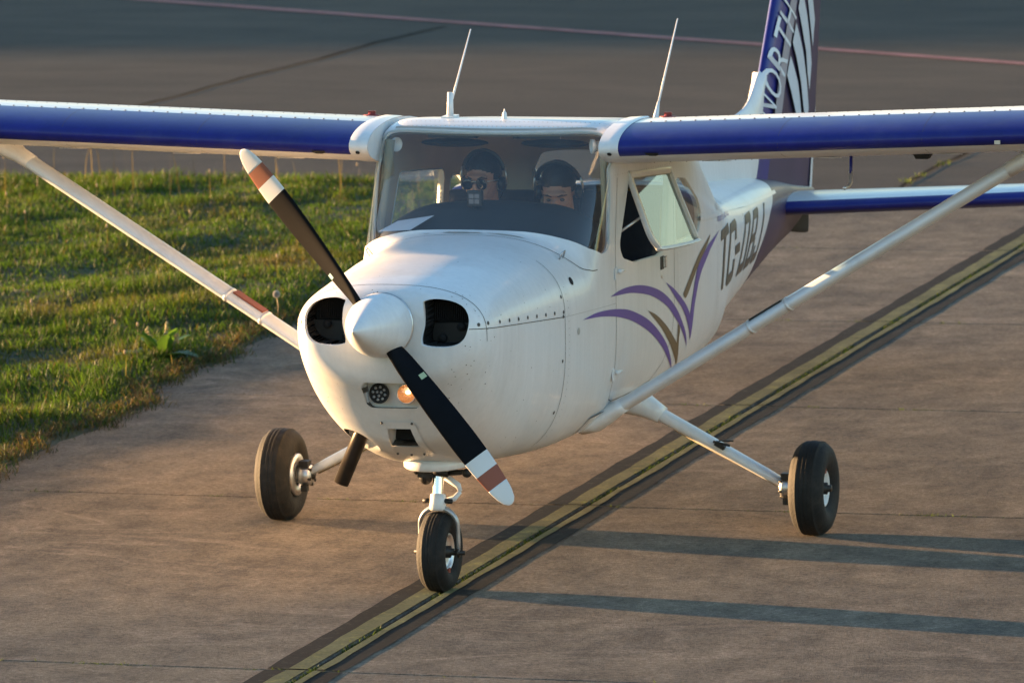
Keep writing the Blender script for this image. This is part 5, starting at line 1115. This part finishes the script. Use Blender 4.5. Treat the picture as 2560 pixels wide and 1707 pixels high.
def blades(name, x, y, z, h, wd, lean, col, label=None):
    n = len(x); az = rng.uniform(0, 2*np.pi, n); la = rng.uniform(0, 2*np.pi, n); dx, dy = np.cos(az)*wd/2, np.sin(az)*wd/2; lx, ly = np.cos(la)*lean*h, np.sin(la)*lean*h
    V = np.empty((n, 5, 3)); V[:, 0] = np.stack([x-dx, y-dy, z], -1); V[:, 1] = np.stack([x+dx, y+dy, z], -1)
    V[:, 2] = np.stack([x-dx*.75+lx*.35, y-dy*.75+ly*.35, z+h*.55], -1); V[:, 3] = np.stack([x+dx*.75+lx*.35, y+dy*.75+ly*.35, z+h*.55], -1); V[:, 4] = np.stack([x+lx, y+ly, z+h*(1-.25*lean)], -1)
    me = bpy.data.meshes.new(name); me.vertices.add(n*5); me.vertices.foreach_set('co', V.ravel()); b = np.arange(n)[:, None]*5
    quad = (b+np.array([0, 1, 3, 2])).ravel(); tri = (b+np.array([2, 3, 4])).ravel(); me.loops.add(n*7); me.loops.foreach_set('vertex_index', np.concatenate([quad, tri]))
    me.polygons.add(n*2); me.polygons.foreach_set('loop_start', np.concatenate([np.arange(n)*4, n*4+np.arange(n)*3]))
    at = me.attributes.new('blade_colour', 'FLOAT_COLOR', 'POINT'); c = np.ones((n, 5, 4)); c[:, :, :3] = col[:, None, :]; at.data.foreach_set('color', c.ravel())
    me.materials.append(GRASS); me.update(calc_edges=True); me.validate(); o = link(name, me); return o
def field(n, x0, x1, y0, y1):
    x = rng.uniform(x0, x1, n); y = rng.uniform(y0, y1, n); k = x < XE(y)+rng.normal(-.02, .035, n); return x[k], y[k]
xa, ya = field(260000, -9.2, -3.0, 2.2, 14.42); 
xb, yb = field(60000, -14, -3.0, -6, 14.42); kk = (xb < -9.2) | (yb < 2.2); xb, yb = xb[kk], yb[kk]
x = np.concatenate([xa, xb]); y = np.concatenate([ya, yb]); n = len(x)
tall = np.clip(.5+.45*vnoise(x, y, 21, 1.6)+.6*vnoise(x, y, 22, 5.0)+.35*vnoise(x, y, 24, 13.0), .05, 1.6)*np.interp(y, [2, 6, 8.5, 10, 12.5, 14.4], [.85, 1.1, .9, .55, .6, 1.0]); edge = np.clip((XE(y)-x)/.35, .25, 1)
h = (.028+.068*tall)*edge*rng.uniform(.5, 1.35, n)
dry = np.clip(vnoise(x, y, 33, 2.6)*1.2-.45+np.interp(y, [2, 7, 9, 12, 14.4], [0, .05, .32, .34, .08]), 0, 1)*rng.uniform(.3, 1, n); dry = np.maximum(dry, (rng.random(n) < .07)*.9); dry = np.maximum(dry, np.clip(1-(XE(y)-x)/.18, 0, 1)*rng.uniform(.2, 1, n))
gcol = np.array([.040, .074, .0085])*rng.uniform(.4, 1.5, (n, 1))*np.array([1, 1, 1])+np.array([.022, .017, .0])*np.clip(vnoise(x, y, 8, .9), 0, 1)[:, None]; dcol = np.array([.100, .064, .028])*rng.uniform(.6, 1.2, (n, 1))
col = gcol*(1-dry[:, None])+dcol*dry[:, None]
tag(blades('grass', x, y, ghz(x, y)-.005, h, rng.uniform(.0035, .0075, n), rng.uniform(.15, .95, n), col), 'rough green grass growing beside the taxiway', 'grass', kind='stuff')
n = 16000; y = rng.uniform(-6, 14.4, n); x = XE(y)+rng.normal(-.05, .05, n)-.05*np.abs(rng.normal(0, 1, n)); col = np.array([.075, .050, .024])*rng.uniform(.4, 1.6, (n, 1)); gm = rng.random(n) < .35; col[gm] = np.array([.035, .065, .012])*rng.uniform(.5, 1.3, (gm.sum(), 1))
tag(blades('dry_fringe', x, y, np.maximum(ghz(x, y), -.002), rng.uniform(.02, .075, n), rng.uniform(.003, .006, n), rng.uniform(.5, 1.4, n), col), 'brown dry grass fringe along the pavement edge', 'dry grass', kind='stuff')
# tall dry stalks along the far edge and scattered seed heads
n = 80; x = rng.uniform(-9, -3.3, n); y = np.where(rng.random(n) < .55, rng.uniform(12.8, 14.38, n), rng.uniform(3.2, 14, n)); k = x < XE(y)-.1; x, y = x[k], y[k]; n = len(x)
hh = np.where(y > 12.6, rng.uniform(.12, .45, n), rng.uniform(.08, .18, n)); col = np.array([.12, .085, .05])*rng.uniform(.6, 1.2, (n, 1))
tag(blades('dry_stalks', x, y, ghz(x, y), hh, rng.uniform(.004, .006, n), rng.uniform(.02, .25, n), col), 'thin dry stalks standing up through the grass', 'dry stalks', kind='stuff')
sg_ = G()
for xx, yy, h2 in zip(x, y, hh):
    if random.random() < .6: sg_.ell((xx, yy, float(ghz(np.array([xx]), np.array([yy]))[0])+h2*.97), (.007, .007, .014), None, 6, 4)
tag(sg_.build('seed_heads', mat('dry_seed', (.34, .24, .14), .8)), 'small dry seed heads on stalks in the grass', 'seed heads', kind='stuff')
# moss and tufts in the joints
tx, ty = [], []
for yy in np.arange(-2.2, 14, .03):
    if math.sin(yy*2.1)+math.sin(yy*5.3+1) > -.5:
        for k in range(16): tx.append(XC+random.gauss(0, .013)); ty.append(yy+random.uniform(-.02, .02))
for yj in YJ[1:6]:
    for c in range(26):
        cx = random.uniform(-3.0, 3.1)
        for k in range(random.choice((6, 10, 26))): tx.append(cx+random.gauss(0, .05)); ty.append(yj+random.gauss(0, .006))
for xs, y0, y1 in [(-1.42, 14.7, 19), (-8.3, 18, 25)]:
    for c in range(9 if xs > -5 else 0):
        cy = random.uniform(y0, y1)
        for k in range(14): tx.append(xs+(.07*(cy-19) if xs < -5 else 0)+random.gauss(0, .025)); ty.append(cy+random.gauss(0, .06))
tx = np.array(tx); ty = np.array(ty); n = len(tx); tag(blades('joint_moss', tx, ty, np.full(n, -.03), rng.uniform(.03, .052, n)+np.where(ty > 14, .03, 0), rng.uniform(.004, .009, n), rng.uniform(.3, 1, n), np.array([.075, .105, .018])*rng.uniform(.4, 1.3, (n, 1))), 'moss and tiny weeds growing in the pavement joints', 'moss', kind='stuff')
# broad-leaved plant by the pavement
dk = empty('dock_plant', (-3.60, 6.42, .0)); tag(dk, 'broad leaved green weed at the grass edge beside the pavement', 'plant')
LEAF = mat('dock_leaf', (.055, .125, .018), .4, var=.2, vscale=30)
_n = LEAF.node_tree; _b = _n.nodes['Principled BSDF']; _t = _n.nodes.new('ShaderNodeBsdfTranslucent'); _t.inputs[0].default_value = (.09, .18, .02, 1); _x = _n.nodes.new('ShaderNodeMixShader'); _x.inputs[0].default_value = .45; _o = _n.nodes['Material Output']; _n.links.new(_b.outputs[0], _x.inputs[1]); _n.links.new(_t.outputs[0], _x.inputs[2]); _n.links.new(_x.outputs[0], _o.inputs[0])
def leaf(base, az, el, ln, wd, curl, nm_='leaf', par=dk, m=LEAF):
    rows = []; pos = Vector(base); d = Vector((math.cos(az)*math.cos(el), math.sin(az)*math.cos(el), math.sin(el))); sd = Vector((-math.sin(az), math.cos(az), 0))
    for i in range(9):
        t = i/8; w_ = wd*math.sin(math.pi*min(1, t*.92+.05))**.8*(1+.16*math.sin(t*23+az)); up = sd.cross(d).normalized()*-1
        rows.append([pos-sd*w_/2+up*.012*(w_/wd), pos, pos+sd*w_/2+up*.012*(w_/wd)]); pos = pos+d*ln/8; d = (d+Vector((0, 0, -curl/8))).normalized()
    g = G(); g.loft(rows, False, False); return g.build(nm_, m, par, fix=False)
for az, el, ln, wd, cu in [(-2.5, .95, .24, .105, .5), (-2.8, .55, .26, .11, .9), (-.6, 1.0, .24, .10, .4), (-.2, .50, .26, .10, .9), (.5, .85, .24, .095, .7), (2.6, .8, .24, .10, .8), (-1.6, .6, .24, .11, 1.1), (3.1, .35, .27, .095, .9), (.1, .3, .28, .095, .9), (1.6, .7, .22, .09, .8), (-.9, .35, .25, .10, 1.0), (-2.2, .35, .25, .10, 1.0), (-2.0, 1.1, .2, .09, .4), (-1.1, 1.0, .22, .09, .6), (2.9, .6, .22, .09, .9), (.7, .4, .24, .09, 1.0)]:
    leaf((-3.60+random.uniform(-.05, .05), 6.42+random.uniform(-.05, .05), .01), az, el, ln, wd, cu)
for dx, hgt in ((.05, .22), (-.06, .19), (.11, .16)):
    g = G(); g.tube([(-3.6+dx*.3, 6.42, 0), (-3.6+dx*.7, 6.42, hgt*.6), (-3.6+dx, 6.41, hgt)], [.006, .005, .003], 6)
    for k in range(10): g.ell((-3.6+dx+random.gauss(0, .006), 6.41+random.gauss(0, .006), hgt*(.72+.03*k)), (.008, .008, .010), None, 6, 4)
    g.build('flower_stalk', mat('stalk%d' % int(hgt*100), (.26, .22, .09), .7), dk)
for i, (px, py, hg_) in enumerate([(-3.44, 7.95, .17), (-4.05, 3.6, .22)]):
    dd_ = empty('dandelion_clock', (px, py, 0)); tag(dd_, ['round white dandelion seed head in the grass left of the nose', 'reddish dandelion stalk with a pale head at the left picture edge'][i], 'dandelion', 'dandelion clocks')
    g = G(); g.tube([(px, py, 0), (px+.01, py, hg_*.6), (px, py, hg_)], .003, 6); g.build('stalk', mat('dandelion_stalk%d' % i, (.22, .14, .05), .6), dd_)
    g = G(); r_ = .021 if i == 0 else .014
    for k in range(160):
        a = k*2.399963; z_ = 1-2*(k+.5)/160; q = math.sqrt(1-z_*z_); dv = Vector((q*math.cos(a), q*math.sin(a), z_)); c = Vector((px, py, hg_)); u = dv.cross(Vector((.3, .5, .8))).normalized(); v = dv.cross(u); tp = c+dv*r_
        g.add([c+dv*r_*.3, tp+u*.006, tp-u*.006, tp+v*.006, tp-v*.006], [(0, 1, 2), (0, 3, 4)])
    tag(g.build('seed_ball', mat('dandelion_fluff%d' % i, (.62, .58, .52), .8), dd_, fix=False), kind='stuff')
